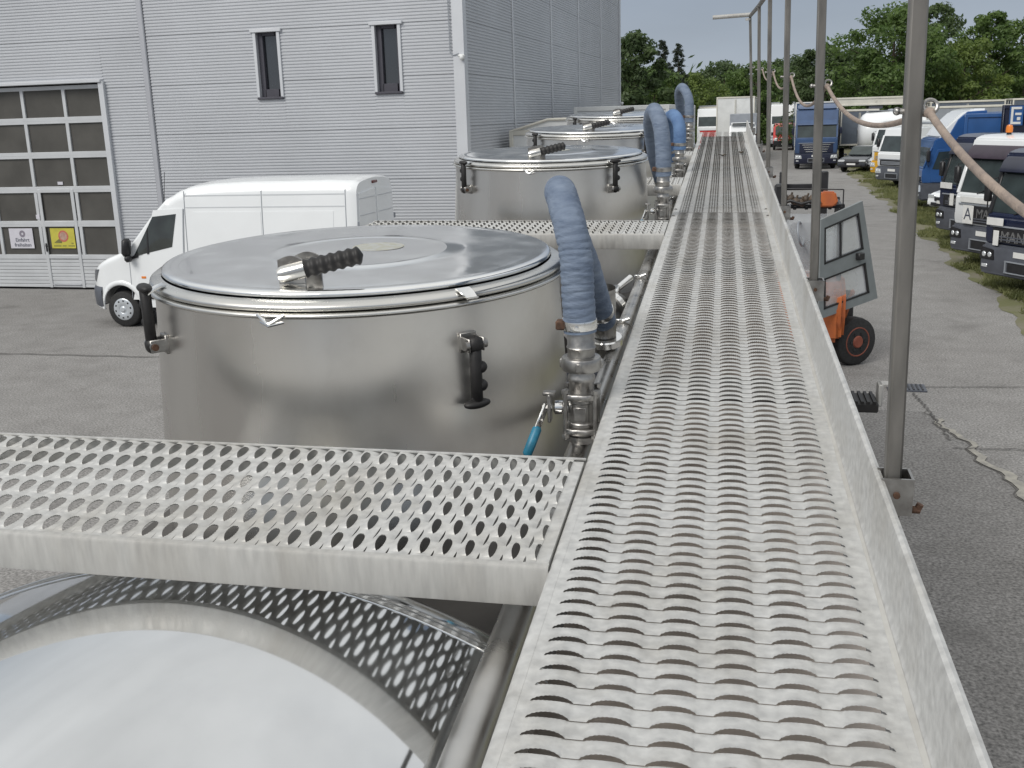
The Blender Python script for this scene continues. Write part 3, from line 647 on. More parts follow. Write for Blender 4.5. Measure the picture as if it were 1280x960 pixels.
# the coupling its far end drops into
CB = (-0.350, 3.21, -0.90); t = thing('hose_coupling', 'bright ring coupling at the far end of the nearest wrinkled hose', 'coupling', CB, TF)
ax = Vector((0.0, 0.16, -0.98)).normalized().to_track_quat('Z', 'Y').to_matrix()
m_ = MB(CB); m_.lathe([(0.036, -0.13), (0.036, 0.14)], (-0.350, 3.215, -0.80), 28, ax); part('hose_tail', m_, STEEL, t)
m_ = MB(CB); m_.lathe([(0.036, 0.0), (0.054, 0.0), (0.058, 0.004), (0.058, 0.022), (0.054, 0.026), (0.036, 0.026)], (-0.350, 3.215, -0.835), 32, ax); part('ring_nut', m_, CHROME, t)
valve(5.46, -0.292, 'second ball valve in line, standing behind the second cross walkway', zb=-0.825)
hose([(-0.291, 5.46, -0.560), (-0.294, 5.46, -0.45), (-0.305, 5.48, -0.34), (-0.325, 5.53, -0.275), (-0.358, 5.66, -0.245), (-0.385, 5.85, -0.33), (-0.37, 6.05, -0.52), (-0.33, 6.25, -0.72)], 0.0405,
     'second hose in line, dusty blue and tall, beside the second lidded tank', HOSE, 0.45, n=120, rusty=False)
valve(7.72, -0.300, 'third ball valve in line, under the bright blue hose', zb=-0.87)
hose([(-0.300, 7.72, -0.605), (-0.300, 7.72, -0.52), (-0.305, 7.74, -0.45), (-0.325, 7.79, -0.40), (-0.36, 7.90, -0.375), (-0.395, 8.03, -0.42), (-0.40, 8.15, -0.55), (-0.38, 8.25, -0.72)], 0.045,
     'bright blue smooth hose looping over, third in line', HOSE2, 0.2, n=90, rusty=False)
valve(9.95, -0.300, 'farthest ball valve in line, at the foot of the tallest looking hose', zb=-0.80)
hose([(-0.305, 9.95, -0.535), (-0.306, 9.95, -0.42), (-0.315, 9.97, -0.33), (-0.345, 10.03, -0.265), (-0.385, 10.14, -0.235), (-0.415, 10.27, -0.30), (-0.40, 10.40, -0.45), (-0.36, 10.55, -0.62)], 0.042,
     'farthest grey blue hose, looping up against the trees', HOSE, 0.3, n=90, rusty=False)
# pump seen low between nearest tank and second cross walkway
QB = (-0.47, 4.05, -1.2); t = thing('transfer_pump', 'dark steel pump with bright fittings low beside the pipe', 'pump', QB, TF)
ax = Vector((0.55, 0.8, 0.25)).normalized().to_track_quat('Z', 'Y').to_matrix()
m_ = MB(QB); m_.lathe([(0.0, -0.22), (0.06, -0.22), (0.075, -0.19), (0.075, 0.12), (0.055, 0.16), (0.0, 0.16)], (-0.48, 4.05, -0.99), 28, ax); part('pump_barrel', m_, mat('dark_steel', (0.16, 0.155, 0.15), 0.35, 1.0, var=0.3, vs=12), t)
m_ = MB(QB)
for z in (-0.16, 0.0, 0.10): m_.lathe([(0.074, z - 0.012), (0.088, z - 0.012), (0.088, z + 0.012), (0.074, z + 0.012)], (-0.48, 4.05, -0.99), 24, ax)
part('barrel_flange', m_, CHROME, t)
m_ = MB(QB); m_.box((-0.42, 4.18, -0.90), (0.05, 0.10, 0.05), ch=0.008); m_.cyl((-0.42, 4.2, -0.9), (-0.36, 4.3, -0.86), 0.014); part('bleed_tap', m_, CHROME, t)
m_ = MB(QB); m_.box((-0.48, 4.05, -1.15), (0.2, 0.3, 0.14), ch=0.01); part('foot', m_, BUMPER, t)

# guard rail: posts outside the toe board, top rail, end bar
GB = (0.30, 1.63, WZ - 0.06); gr = thing('guard_rail', 'tall steel guard rail along the right edge of the main walkway', 'guard rail', GB, TF)
PY = [1.63, 3.2, 4.9, 6.7, 8.6, 10.6]; TOPX = [0.2555, 0.2555, 0.2555, 0.25, 0.245, 0.222]
for y, tx in zip(PY, TOPX):
    bx = 0.289; zt = 0.385; zb = WZ - 0.10
    m_ = MB(GB)
    d = Vector((tx - bx, 0, zt - zb)); R3 = Matrix((Vector((d.z, 0, -d.x)).normalized(), Vector((0, 1, 0)), d.normalized())).transposed()
    m_.box(((tx + bx) / 2, y, (zt + zb) / 2), (0.0245, 0.028, d.length), R3, 0.0035); po = part('post', m_, POST, gr)
    m_ = MB(GB)   # folded socket the post stands in
    zs = WZ + 0.125
    for (cx, cy, sx, sy) in ((bx + 0.0215, y, 0.004, 0.050), (bx - 0.002, y - 0.0235, 0.048, 0.004), (bx - 0.002, y + 0.0235, 0.048, 0.004)): m_.box((cx, cy, zs - 0.03), (sx, sy, 0.062))
    part('socket', m_, STEEL, po)
    m_ = MB(GB); m_.cyl((bx - 0.002, y - 0.029, zs - 0.026), (bx - 0.002, y - 0.022, zs - 0.026), 0.0055, n=10); part('bolt', m_, RUST, po); m_ = MB(GB); m_.cyl((bx + 0.023, y, zs - 0.060), (bx + 0.040, y, zs - 0.060), 0.0065, n=8); m_.cyl((bx + 0.036, y, zs - 0.060), (bx + 0.040, y, zs - 0.050), 0.006, n=8); part('bolt', m_, RUST, po)
    m_ = MB(GB); px = bx + (tx - bx) * 0.58
    R3 = Matrix.Rotation(R_(90), 3, 'X')
    m_.lathe([(0.0098 + 0.0030 * math.cos(k * math.pi / 4), 0.0030 * math.sin(k * math.pi / 4)) for k in range(9)], (px + 0.022, y, -0.072), 18, Matrix.Rotation(R_(70), 3, 'X'))
    m_.cyl((px - 0.026, y, -0.078), (px + 0.02, y, -0.078), 0.0045, n=8); m_.ell((px - 0.023, y, -0.078), (0.006, 0.006, 0.006), 8, 6); part('eye_bolt', m_, STEEL, po)
m_ = MB(GB)
for i in range(len(PY) - 1):
    m_.tube([(TOPX[i], PY[i] + (0.0 if i else -1.1), 0.39), (TOPX[i + 1], PY[i + 1], 0.39)], 0.016, 10)
part('top_rail', m_, POST, gr)
m_ = MB(GB); m_.tube([(-0.125, 10.61, 0.388), (0.235, 10.61, 0.402)], 0.020, 10); m_.cyl((0.205, 10.6, 0.35), (0.205, 10.6, 0.372), 0.026); part('end_bar', m_, GALVD, gr)
# ropes hung between the posts
def rope(y0, y1, sag, label, mid=0.0):
    x0 = x1 = 0.288; B = (x0, (y0 + y1) / 2, -0.08 - sag)
    t = thing('safety_rope', label, 'rope', B, TF, group='sagging ropes strung between the guard rail posts')
    pts = [(x0 + mid * math.sin(math.pi * f), y0 + (y1 - y0) * f, -0.080 - sag * (4 * f * (1 - f))) for f in np.linspace(0, 1, 28)]
    m_ = MB(B); m_.tube(pts, 0.0052, 10); part('rope_body', m_, ROPE, t, smooth=60)
    for e in (0, -1):
        m_ = MB(B); m_.ell(pts[e], (0.008, 0.009, 0.008)); part('knot', m_, ROPE, t)
rope(0.08, 1.61, 0.075, 'nearest brown rope, dropping from the nearest post towards the viewer')
rope(1.65, 3.18, 0.055, 'brown rope sagging between the first and second guard rail posts')
rope(3.22, 4.88, 0.085, 'brown rope sagging between the second and third guard rail posts')
rope(4.92, 6.68, 0.07, 'brown rope sagging between the third and fourth guard rail posts')
rope(6.72, 8.58, 0.06, 'thin looking rope between the fourth and fifth guard rail posts')
# rubber step low on the tanker's side
SB = (0.40, 3.2, -1.06); t = thing('side_step', 'small black ribbed step on a grey bracket below the toe board', 'step', SB, TF)
m_ = MB(SB); m_.box((0.425, 3.2, -1.025), (0.13, 0.11, 0.030), ch=0.004)
for k in range(7): m_.box((0.37 + k * 0.018, 3.2, -1.008), (0.009, 0.11, 0.008))
part('tread', m_, RUBBER, t)
m_ = MB(SB); m_.box((0.500, 3.22, -1.000), (0.014, 0.05, 0.07), ch=0.003); m_.box((0.52, 3.22, -0.968), (0.05, 0.04, 0.006)); m_.box((0.33, 3.24, -1.035), (0.10, 0.04, 0.03)); part('bracket', m_, GALVD, t)

# body of the tanker below the decks
KB = (-0.72, 6.0, -3.8); t = thing('tanker_trailer', 'grey steel body of the tanker under the tanks and walkways', 'trailer', KB, TF)
m_ = MB(KB); m_.box((-0.70, 6.1, -1.62), (1.90, 11.8, 0.72), ch=0.03); part('deck_body', m_, mat('deck_dark', (0.075, 0.07, 0.065), 0.6, 0.2, var=0.3, vs=4), t)  # deck body in one dark, slightly mottled tone
m_ = MB(KB); m_.box((-0.70, 6.1, -2.30), (1.5, 11.6, 0.62), ch=0.03); part('chassis', m_, BUMPER, t)
for y in (1.6, 2.95, 4.3):
    for x in (-1.55, 0.12):
        gz = -3.75 - 0.043 * y
        m_ = MB(KB); m_.tube([(x - 0.16, y, gz + 0.50), (x - 0.13, y, gz + 0.5), (x + 0.13, y, gz + 0.5), (x + 0.16, y, gz + 0.5)], [0.46, 0.50, 0.50, 0.46], 36); part('wheel', m_, TYRE, t)
for x in (-1.4, -0.02):
    m_ = MB(KB); m_.box((x, 9.6, -3.35), (0.14, 0.14, 1.6), ch=0.01); m_.box((x, 9.6, -4.145), (0.3, 0.3, 0.03)); part('landing_leg', m_, GREYP, t)

# ================================================================== THE YARD
def sheet(name, poly, z, mt, **kw):
    m_ = MB(); m_.add([(p[0], p[1], z) for p in poly], [tuple(range(len(poly)))]); return link(name, m_.mesh(name, mt, 0), **kw)
gm = MB()
xs = [-900, -60, -20, 0, 20, 60, 900]; ys = [-200, 0, 30, 80, 150, 400, 2500]
gm.grid([[(x, y, 0.0) for x in xs] for y in ys]); link('ground', gm.mesh('ground', ASPH, 0), kind='structure')
# darker older strip on the near side of the crack, seams between paving lanes
def wob(x, y, k): return 0.06 * math.sin(y * 2.3 + k) + 0.04 * math.sin(y * 6.1 + k * 2) + 0.025 * math.sin(y * 14.7 + k)
crack = [(1.86, 13.4), (2.05, 12.6), (2.28, 11.2), (2.50, 10.1), (2.62, 9.3), (2.80, 8.2), (2.95, 7.2), (3.05, 6.0), (3.1, 4.0)]
cp = [Vector((*p, 0)) for p in crack]; cpath = smooth_path(cp, 90)
cpath = [Vector((p.x + 0.05 * math.sin(p.y * 5.3) + 0.03 * math.sin(p.y * 13.1) + 0.018 * math.sin(p.y * 31), p.y, 0)) for p in cpath]
sheet('pavement', [(p.x, p.y) for p in cpath] + [(-3.5, 4.0), (-3.5, 13.4)], 0.004, ASPH_PATCH, kind='structure')
m_ = MB(); m_.grid([[(p.x - 0.004 - 0.007 * abs(math.sin(i * 1.3)), p.y, 0.009), (p.x + 0.005 + 0.006 * abs(math.sin(i * 2.1)), p.y, 0.009)] for i, p in enumerate(cpath)])
link('pavement_crack', m_.mesh('pavement_crack', SEAMM, 0), kind='structure')
m_ = MB(); m_.grid([[(p.x + 0.02, p.y, 0.013)] + [(p.x + 0.02 + (0.05 + 0.20 * (i / 90) ** 0.8 * (0.6 + 0.25 * math.sin(i * .33) + 0.12 * math.sin(i * 1.1) + 0.08 * math.sin(i * 2.7))) * f, p.y, 0.013) for f in (0.5, 1.0)] for i, p in enumerate(cpath) if i > 4])
link('sand', m_.mesh('sand', SAND, 0), kind='structure')
def seam(pts, wd, name='pavement_seam'):
    P = smooth_path([Vector((*p, 0)) for p in pts], 40); m_ = MB()
    rows = []
    for i, p in enumerate(P):
        d = (P[min(i + 1, 40)] - P[max(i - 1, 0)]).normalized(); nrm = Vector((-d.y, d.x, 0)); c = p + nrm * 0.02 * math.sin(i * 1.9)
        k = wd * (0.5 + 0.5 * abs(math.sin(i * 1.7)))
        rows.append([c - nrm * k + Vector((0, 0, 0.017)), c + nrm * k + Vector((0, 0, 0.017))])
    m_.grid(rows); link(name, m_.mesh(name, SEAMM, 0), kind='structure')
seam([(1.9, 14.6), (3.0, 14.75), (4.6, 14.9)], 0.014); seam([(2.0, 11.9), (3.2, 12.0), (4.6, 12.1)], 0.012); seam([(1.85, 14.3), (1.95, 13.4), (2.02, 12.2)], 0.014)
seam([(-16, 14.9), (-11, 15.0), (-6, 15.1)], 0.02)
# drain grate in the lane
GBs = (1.80, 14.55, 0.0); t = thing('drain_grate', 'dark slotted drain grate set in the lane behind the nearest post', 'drain grate', GBs)
m_ = MB(GBs); m_.box((1.80, 14.55, 0.012), (0.50, 0.36, 0.02)); part('grate_frame', m_, BUMPER, t)
for k in range(8): m_ = MB(GBs); m_.box((1.60 + k * 0.057, 14.55, 0.026), (0.022, 0.30, 0.012)); part('bar', m_, BLACK, t)
# verge: soil sheet with an uneven edge, grass tufts on it
left = []; y = 9.0
while y < 110: left.append((4.22 + 0.12 * math.sin(y * .9) + 0.10 * math.sin(y * 2.3) + 0.05 * math.sin(y * 5.1) - max(0, (y - 40) * 0.012), y)); y += 0.35
sheet('verge', left + [(60, 110), (60, 9)], 0.006, SOIL, kind='structure')
m_ = MB(); V = []; F = []
def tufts(N, xr, yr, h0, h1):
    for i in range(N):
        x = xr[0] + (xr[1] - xr[0]) * random.random(); y = yr[0] + (yr[1] - yr[0]) * random.random() ** 1.4
        if math.sin(x * 1.7 + y * .8) + math.sin(y * 1.9 - x) + 0.9 * math.sin(x * 4.1) < -1.0 + (1.0 if x < 4.5 else 0): continue
        if x < 4.25 - max(0, (y - 40) * 0.012) + 0.12 * math.sin(y * .9) + 0.10 * math.sin(y * 2.3): continue
        for k in range(5):
            a = random.random() * 6.28; h = h0 + (h1 - h0) * random.random(); wd = 0.012 + 0.018 * random.random(); bx = x + random.gauss(0, .05); by = y + random.gauss(0, .05)
            b = len(V); lx = random.gauss(0, .06); ly = random.gauss(0, .06)
            V.extend([(bx - wd * math.cos(a), by - wd * math.sin(a), .02), (bx + wd * math.cos(a), by + wd * math.sin(a), .02), (bx + lx, by + ly, .02 + h)]); F.append((b, b + 1, b + 2))
tufts(22000, (4.1, 9.0), (17.5, 40.0), 0.03, 0.12); tufts(10000, (3.5, 9.0), (36.0, 75.0), 0.05, 0.15)
m_.v = V; m_.f = F; m_.mi = [0] * len(F); link('grass', m_.mesh('grass', GRASSM, 0, fix=False), kind='stuff')

# ------------------------------------------------------------------ the hall
YF, XS = 21.49, -6.33; HTOP = 10.9; BX = (-14.0, 32.0, 0.0)
hall = thing('industrial_hall', 'tall grey hall clad in ribbed metal panels with two narrow windows', 'building', BX)
DL, DR, DT = -19.5, -14.93, 4.70
m_ = MB(BX)
for a, b, z0_, z1_ in ((-24.0, DL, 0, HTOP), (DL, DR, DT + 0.25, HTOP), (DR, -11.05, 0, HTOP), (-11.05, -10.42, 0, 4.30), (-11.05, -10.42, 5.66, HTOP), (-10.42, -8.32, 0, HTOP), (-8.32, -7.68, 0, 4.32), (-8.32, -7.68, 5.68, HTOP), (-7.68, XS - 0.08, 0, HTOP)):
    m_.box(((a + b) / 2, YF + 0.24, (z0_ + z1_) / 2), (b - a, 0.32, z1_ - z0_))
m_.box((XS - 0.16, 32.9, HTOP / 2), (0.16, 22.0, HTOP)); m_.box((-15.2, 43.8, HTOP / 2), (17.5, 0.2, HTOP)); m_.box((-23.9, 32.7, HTOP / 2), (0.2, 22.0, HTOP)); m_.box((-15.2, 32.8, HTOP - 0.1), (17.8, 22.2, 0.2))
m_.box((-15.2, 24.5, 5.0), (17, 0.1, 9.9))
part('wall', m_, mat('wall_core', (0.45, 0.46, 0.48), 0.8, var=0.05), hall, smooth=0, fix=False)
ZR = [0.42, 1.46, 2.52, 3.58, 4.64, 5.70, 6.76, 7.82, 8.88, 9.94, 10.95]
def clad(u0, u1, z0_, z1_, side):
    p = 0.0665; n = max(1, round((z1_ - z0_ - 0.02) / p)); p = (z1_ - z0_ - 0.006) / n; pr = [(0.010, z0_ + 0.003)]
    for i in range(n):
        z = z0_ + 0.003 + i * p
        pr += [(0.004, z + p * .0), (0.004, z + p * .40), (0.018, z + p * .52), (0.018, z + p * .88)]
    pr += [(0.004, z1_ - 0.003), (0.010, z1_ - 0.003)]
    m_ = MB(BX)
    if side: m_.grid([[(XS - q[0], u0, q[1]) for q in pr], [(XS - q[0], u1, q[1]) for q in pr]])
    else: m_.grid([[(u0, YF + q[0], q[1]) for q in pr], [(u1, YF + q[0], q[1]) for q in pr]])
    part('cladding_panel', m_, CLAD, hall, smooth=0)
WIN = [(-11.05, -10.42, 4.30, 5.66), (-8.32, -7.68, 4.32, 5.68)]
for z0_, z1_ in zip(ZR[:-1], ZR[1:]):
    for u0, u1 in ((-24.0, -13.80), (-13.64, -6.56)):
        cuts = [w_ for w_ in WIN + [(DL - .08, DR + .08, 0, DT + 0.12)] if w_[0] >= u0 - .3 and w_[1] <= u1 + .3 and w_[2] < z1_ - .01 and w_[3] > z0_ + .01]
        x = u0
        for c in sorted(cuts):
            clad(x, c[0], z0_, z1_, 0)
            if c[2] > z0_ + 0.06: clad(c[0], c[1], z0_, c[2], 0)
            if c[3] < z1_ - 0.06: clad(c[0], c[1], c[3], z1_, 0)
            x = c[1]
        clad(x, u1, z0_, z1_, 0)
    for u0, u1 in ((21.72, 25.70), (25.84, 30.25), (30.39, 34.55), (34.69, 39.0), (39.14, 43.6)): clad(u0, u1, z0_, z1_, 1)
for y in (25.77, 30.32, 34.62, 39.07): m_ = MB(BX); m_.box((XS - 0.012, y, HTOP / 2 + .2), (0.05, 0.10, HTOP - .4), ch=0.01); part('joint_strip', m_, FLASH, hall)
m_ = MB(BX); m_.box((-13.72, YF + 0.0, HTOP / 2 + .2), (0.14, 0.07, HTOP - .4), ch=0.02); part('joint_strip', m_, CLADJ, hall)
m_ = MB(BX); m_.box((-6.435, YF + 0.005, HTOP / 2), (0.235, 0.06, HTOP)); m_.box((XS - 0.001, YF + 0.11, HTOP / 2), (0.03, 0.22, HTOP)); part('corner_flashing', m_, FLASH, hall)
m_ = MB(BX); m_.box((XS, 43.75, HTOP / 2), (0.06, 0.28, HTOP)); part('corner_flashing', m_, FLASH, hall)
m_ = MB(BX); m_.box((-19.3, YF + 0.02, 0.2), (0.8, 0.05, 0.4)); m_.box((-10.7, YF + 0.02, 0.2), (8.3, 0.05, 0.4)); m_.box((XS - 0.02, 32.7, 0.2), (0.05, 22.0, 0.4)); part('plinth', m_, mat('plinth_grey', (0.2, 0.2, 0.2), 0.8, var=0.1, vs=2), hall)
for (a, b, z0_, z1_) in WIN:
    wn = link('window', None, hall) if False else None
    m_ = MB(BX); t_ = 0.045
    for (cx, cz, sx, sz) in ((a + .035, (z0_ + z1_) / 2, .07, z1_ - z0_ + .02), (b - .035, (z0_ + z1_) / 2, .07, z1_ - z0_ + .02)): m_.box((cx, YF + 0.055, cz), (sx, 0.16, sz), ch=0.006)
    wf = part('window', m_, FLASH, hall)
    m_ = MB(BX); m_.box(((a + b) / 2, YF + 0.0, z1_ + 0.025), (b - a + 0.10, 0.10, 0.075), ch=0.01); part('lintel', m_, FLASH, wf)
    m_ = MB(BX); m_.box(((a + b) / 2, YF + 0.03, z0_ - 0.015), (b - a - .02, 0.16, 0.05), ch=0.01); part('sill', m_, WFRAME, wf)
    m_ = MB(BX); a2, b2 = a + .07, b - .07; d = YF + 0.13
    for (cx, cz, sx, sz) in ((a2 + .055, (z0_ + z1_) / 2, .11, z1_ - z0_), (b2 - .03, (z0_ + z1_) / 2, .06, z1_ - z0_), ((a2 + b2) / 2, z0_ + .09, b2 - a2 - .17, .17), ((a2 + b2) / 2, z1_ - .04, b2 - a2 - .17, .08)): m_.box((cx + (0.012 if sx < .3 and sx > .17 else 0), d, cz), (sx, 0.10, sz), ch=0.006)
    part('frame', m_, WFRAME, wf)
    m_ = MB(BX); m_.box(((a2 + b2) / 2 + .025, d + 0.035, (z0_ + z1_) / 2 + .04), (b2 - a2 - .16, 0.012, z1_ - z0_ - .2)); part('pane', m_, GLASS, wf)
# small camera at the corner with its cable, another at the far corner
m_ = MB(BX); m_.tube([(-6.62, YF - 0.03, 6.4), (-6.615, YF - 0.03, 5.05), (-6.55, YF - 0.035, 5.0), (-6.42, YF - 0.06, 5.03)], 0.010, 6); part('cable', m_, GREYP, hall)
for (x, y, z) in ((-6.36, YF - 0.07, 4.98), (XS + 0.08, 43.8, 4.15)):
    m_ = MB(BX); m_.box((x, y, z), (0.13, 0.10, 0.06), ch=0.02); m_.ell((x + .01, y - .01, z - 0.03), (0.055, 0.055, 0.06), 14, 8); part('wall_camera', m_, WHITED, hall, smooth=60)
# sectional door
sd_ = thing('sectional_door', 'big glazed sectional door with a small door in it, and two signs', 'door', (-17.2, YF, 0.0)); OB = (-17.2, YF, 0.0)
m_ = MB(OB); m_.box((DR + 0.05, YF + 0.02, DT / 2 + .04), (0.13, 0.20, DT + .1), ch=0.008); m_.box((DL - 0.05, YF + 0.02, DT / 2 + .04), (0.13, 0.20, DT + .1), ch=0.008); m_.box(((DL + DR) / 2, YF + 0.0, DT + 0.10), (DR - DL + 0.16, 0.24, 0.07), ch=0.008); part('frame', m_, FLASH, sd_)
dy = YF + 0.13; ZD = [(0.84, 1.50), (1.66, 2.30), (2.47, 3.10), (3.26, 3.89), (4.04, 4.66)]
XD = [(-19.35, -18.32), (-18.22, -17.18), (-17.08, -16.06), (-15.96, -15.0)]
m_ = MB(OB)
for k in range(9): m_.box(((DL + DR) / 2, dy + 0.004 * (k % 2), 0.05 + 0.085 * k + .04), (DR - DL, 0.05, 0.076), ch=0.006)
part('bottom_panel', m_, DOORAL, sd_, kind='stuff')
for i, z in enumerate([0.795] + [(ZD[k][1] + ZD[k + 1][0]) / 2 for k in range(4)] + [4.69]):
    m_ = MB(OB); hh = 0.10 if i == 0 else 0.145 if i < 5 else 0.09
    m_.box(((DL + DR) / 2, dy, z), (DR - DL, 0.055, hh), ch=0.006); m_.box(((DL + DR) / 2, dy - 0.004, z), (DR - DL, 0.052, 0.008)) if 0 < i < 5 else None; part('rail', m_, DOORAL, sd_)
for r, (z0_, z1_) in enumerate(ZD):
    for c_, (a, b) in enumerate(XD):
        m_ = MB(OB); m_.box(((a + b) / 2, dy + 0.02, (z0_ + z1_) / 2), (b - a + .04, 0.01, z1_ - z0_ + .06)); part('pane', m_, DOORGL, sd_)
    for x in (-19.42, -18.27, -17.13, -16.01, -14.965):
        m_ = MB(OB); m_.box((x, dy - .002, (z0_ + z1_) / 2), (0.085, 0.05, z1_ - z0_ + 0.02), ch=0.005); part('mullion', m_, DOORAL, sd_)
# wicket door frame
m_ = MB(OB)
for x in (-17.02, -16.12): m_.box((x, dy - 0.028, 1.22), (0.085, 0.03, 2.35), ch=0.006)
m_.box((-16.57, dy - 0.028, 2.36), (0.82, 0.03, 0.09), ch=0.006); m_.box((-16.57, dy - 0.028, 1.58), (0.82, 0.03, 0.13), ch=0.006); m_.box((-16.57, dy - 0.028, 0.79), (0.82, 0.03, 0.08), ch=0.006); wd_ = part('wicket_door', m_, DOORAL, sd_)
m_ = MB(OB); m_.box((-17.0, dy - 0.055, 1.02), (0.035, 0.03, 0.20), ch=0.006); m_.box((-16.95, dy - 0.085, 1.06), (0.12, 0.02, 0.022), ch=0.005); part('handle', m_, BLACK, wd_)
m_ = MB(OB); m_.box((-16.57, dy - 0.05, 0.13), (0.80, 0.035, 0.018), ch=0.003); part('threshold_strip', m_, FLASH, wd_)
m_ = MB(OB); m_.box((-16.42, dy - 0.0, 2.53), (0.14, 0.012, 0.07)); part('sticker', m_, SIGNW, sd_)
m_ = MB(OB); m_.box((-17.14, dy - 0.03, 1.75), (0.10, 0.012, 0.10)); part('sticker', m_, SIGNW, sd_)
# white sign
SGB = (-17.68, YF + 0.10, 0.99); t = thing('door_sign', 'white sign with a round emblem and two lines of writing on the door', 'sign', SGB)
m_ = MB(SGB); m_.box((-17.70, YF + 0.118, 1.235), (0.66, 0.010, 0.48)); part('panel', m_, SIGNW, t)
m_ = MB(SGB); m_.lathe([(0.03, 0), (0.082, 0)], (-17.66, YF + 0.110, 1.345), 24, Matrix.Rotation(R_(90), 3, 'X')); part('emblem', m_, mat('sign_grey', (0.22, 0.20, 0.24), 0.6), t)
RX = Matrix.Rotation(R_(90), 4, 'X')
text('lettering', 'Einfahrt', 0.125, Matrix.Translation((-0.0, 0.0105, 0.205)) @ RX, DARKLET, t, 0.002); text('lettering', 'freihalten', 0.125, Matrix.Translation((0.0, 0.0105, 0.085)) @ RX, DARKLET, t, 0.002)
# yellow sign
SGB = (-16.55, YF + 0.10, 0.99); t = thing('warning_sign', 'yellow sign with a red ring on the small door', 'sign', SGB)
m_ = MB(SGB); m_.box((-16.55, YF + 0.128, 1.235), (0.66, 0.010, 0.48)); part('panel', m_, SIGNY, t)
m_ = MB(SGB); m_.lathe([(0.10, 0), (0.138, 0)], (-16.53, YF + 0.120, 1.285), 28, Matrix.Rotation(R_(90), 3, 'X')); part('ring', m_, SIGNR, t)
m_ = MB(SGB); m_.lathe([(0.0, 0), (0.10, 0)], (-16.53, YF + 0.1205, 1.285), 28, Matrix.Rotation(R_(90), 3, 'X')); part('symbol_field', m_, mat('sign_pink', (0.50, 0.36, 0.28), 0.5, col2=(0.38, 0.22, 0.18), vs=14), t)
m_ = MB(SGB); m_.prism([(-16.80, 1.13), (-16.66, 1.22), (-16.58, 1.16), (-16.60, 1.12)], 1, YF + 0.119, YF + 0.122); part('symbol', m_, mat('sign_olive', (0.16, 0.15, 0.05), 0.6), t)
m_ = MB(SGB)
for k, (a, wd) in enumerate(((-16.82, 0.20), (-16.58, 0.10), (-16.42, 0.17))): m_.box((a + wd / 2, YF + 0.121, 1.055), (wd, 0.004, 0.028))
m_.box((-16.30, YF + 0.121, 1.115), (0.06, 0.004, 0.03)); part('small_print', m_, mat('sign_olive2', (0.25, 0.24, 0.06), 0.6), t, kind='stuff')

# ================================================================== VEHICLES
def wheel(mb_t, c, r, wd, ax=0):
    """tyre into mb_t, axis along local x (0) or y (1)"""
    d = Vector((1, 0, 0)) if ax == 0 else Vector((0, 1, 0)); c = Vector(c); h = wd / 2
    mb_t.tube([c - d * h, c - d * (h * 0.82), c - d * (h * .4), c + d * (h * .4), c + d * (h * 0.82), c + d * h], [r * .88, r * .97, r, r, r * .97, r * .88], 32)
def add_wheel(t, c, r, wd, ax, side, rimm=None, nh=8):
    m_ = MB(); wheel(m_, c, r, wd, ax); w_ = part('wheel', m_, TYRE, t)
    d = Vector((1, 0, 0)) if ax == 0 else Vector((0, 1, 0)); R3 = d.to_track_quat('Z', 'Y').to_matrix(); o = Vector(c) + d * (side * wd / 2)
    s_ = side
    m_ = MB(); m_.lathe([(0.0, s_ * 0.012), (r * .16, s_ * 0.012), (r * .20, -s_ * 0.01), (r * .48, -s_ * 0.015), (r * .56, s_ * 0.008), (r * .62, s_ * 0.004)], o, 28, R3); rm = part('rim', m_, rimm or SILVER, w_)
    m_ = MB()
    for k in range(nh):
        a = 2 * math.pi * k / nh; m_.cyl(o + R3 @ Vector((r * .40 * math.cos(a), r * .40 * math.sin(a), -s_ * 0.012)), o + R3 @ Vector((r * .40 * math.cos(a), r * .40 * math.sin(a), s_ * 0.0)), r * .055, n=8)
    part('rim_slot', m_, BLACK, w_, kind='stuff')
    return w_

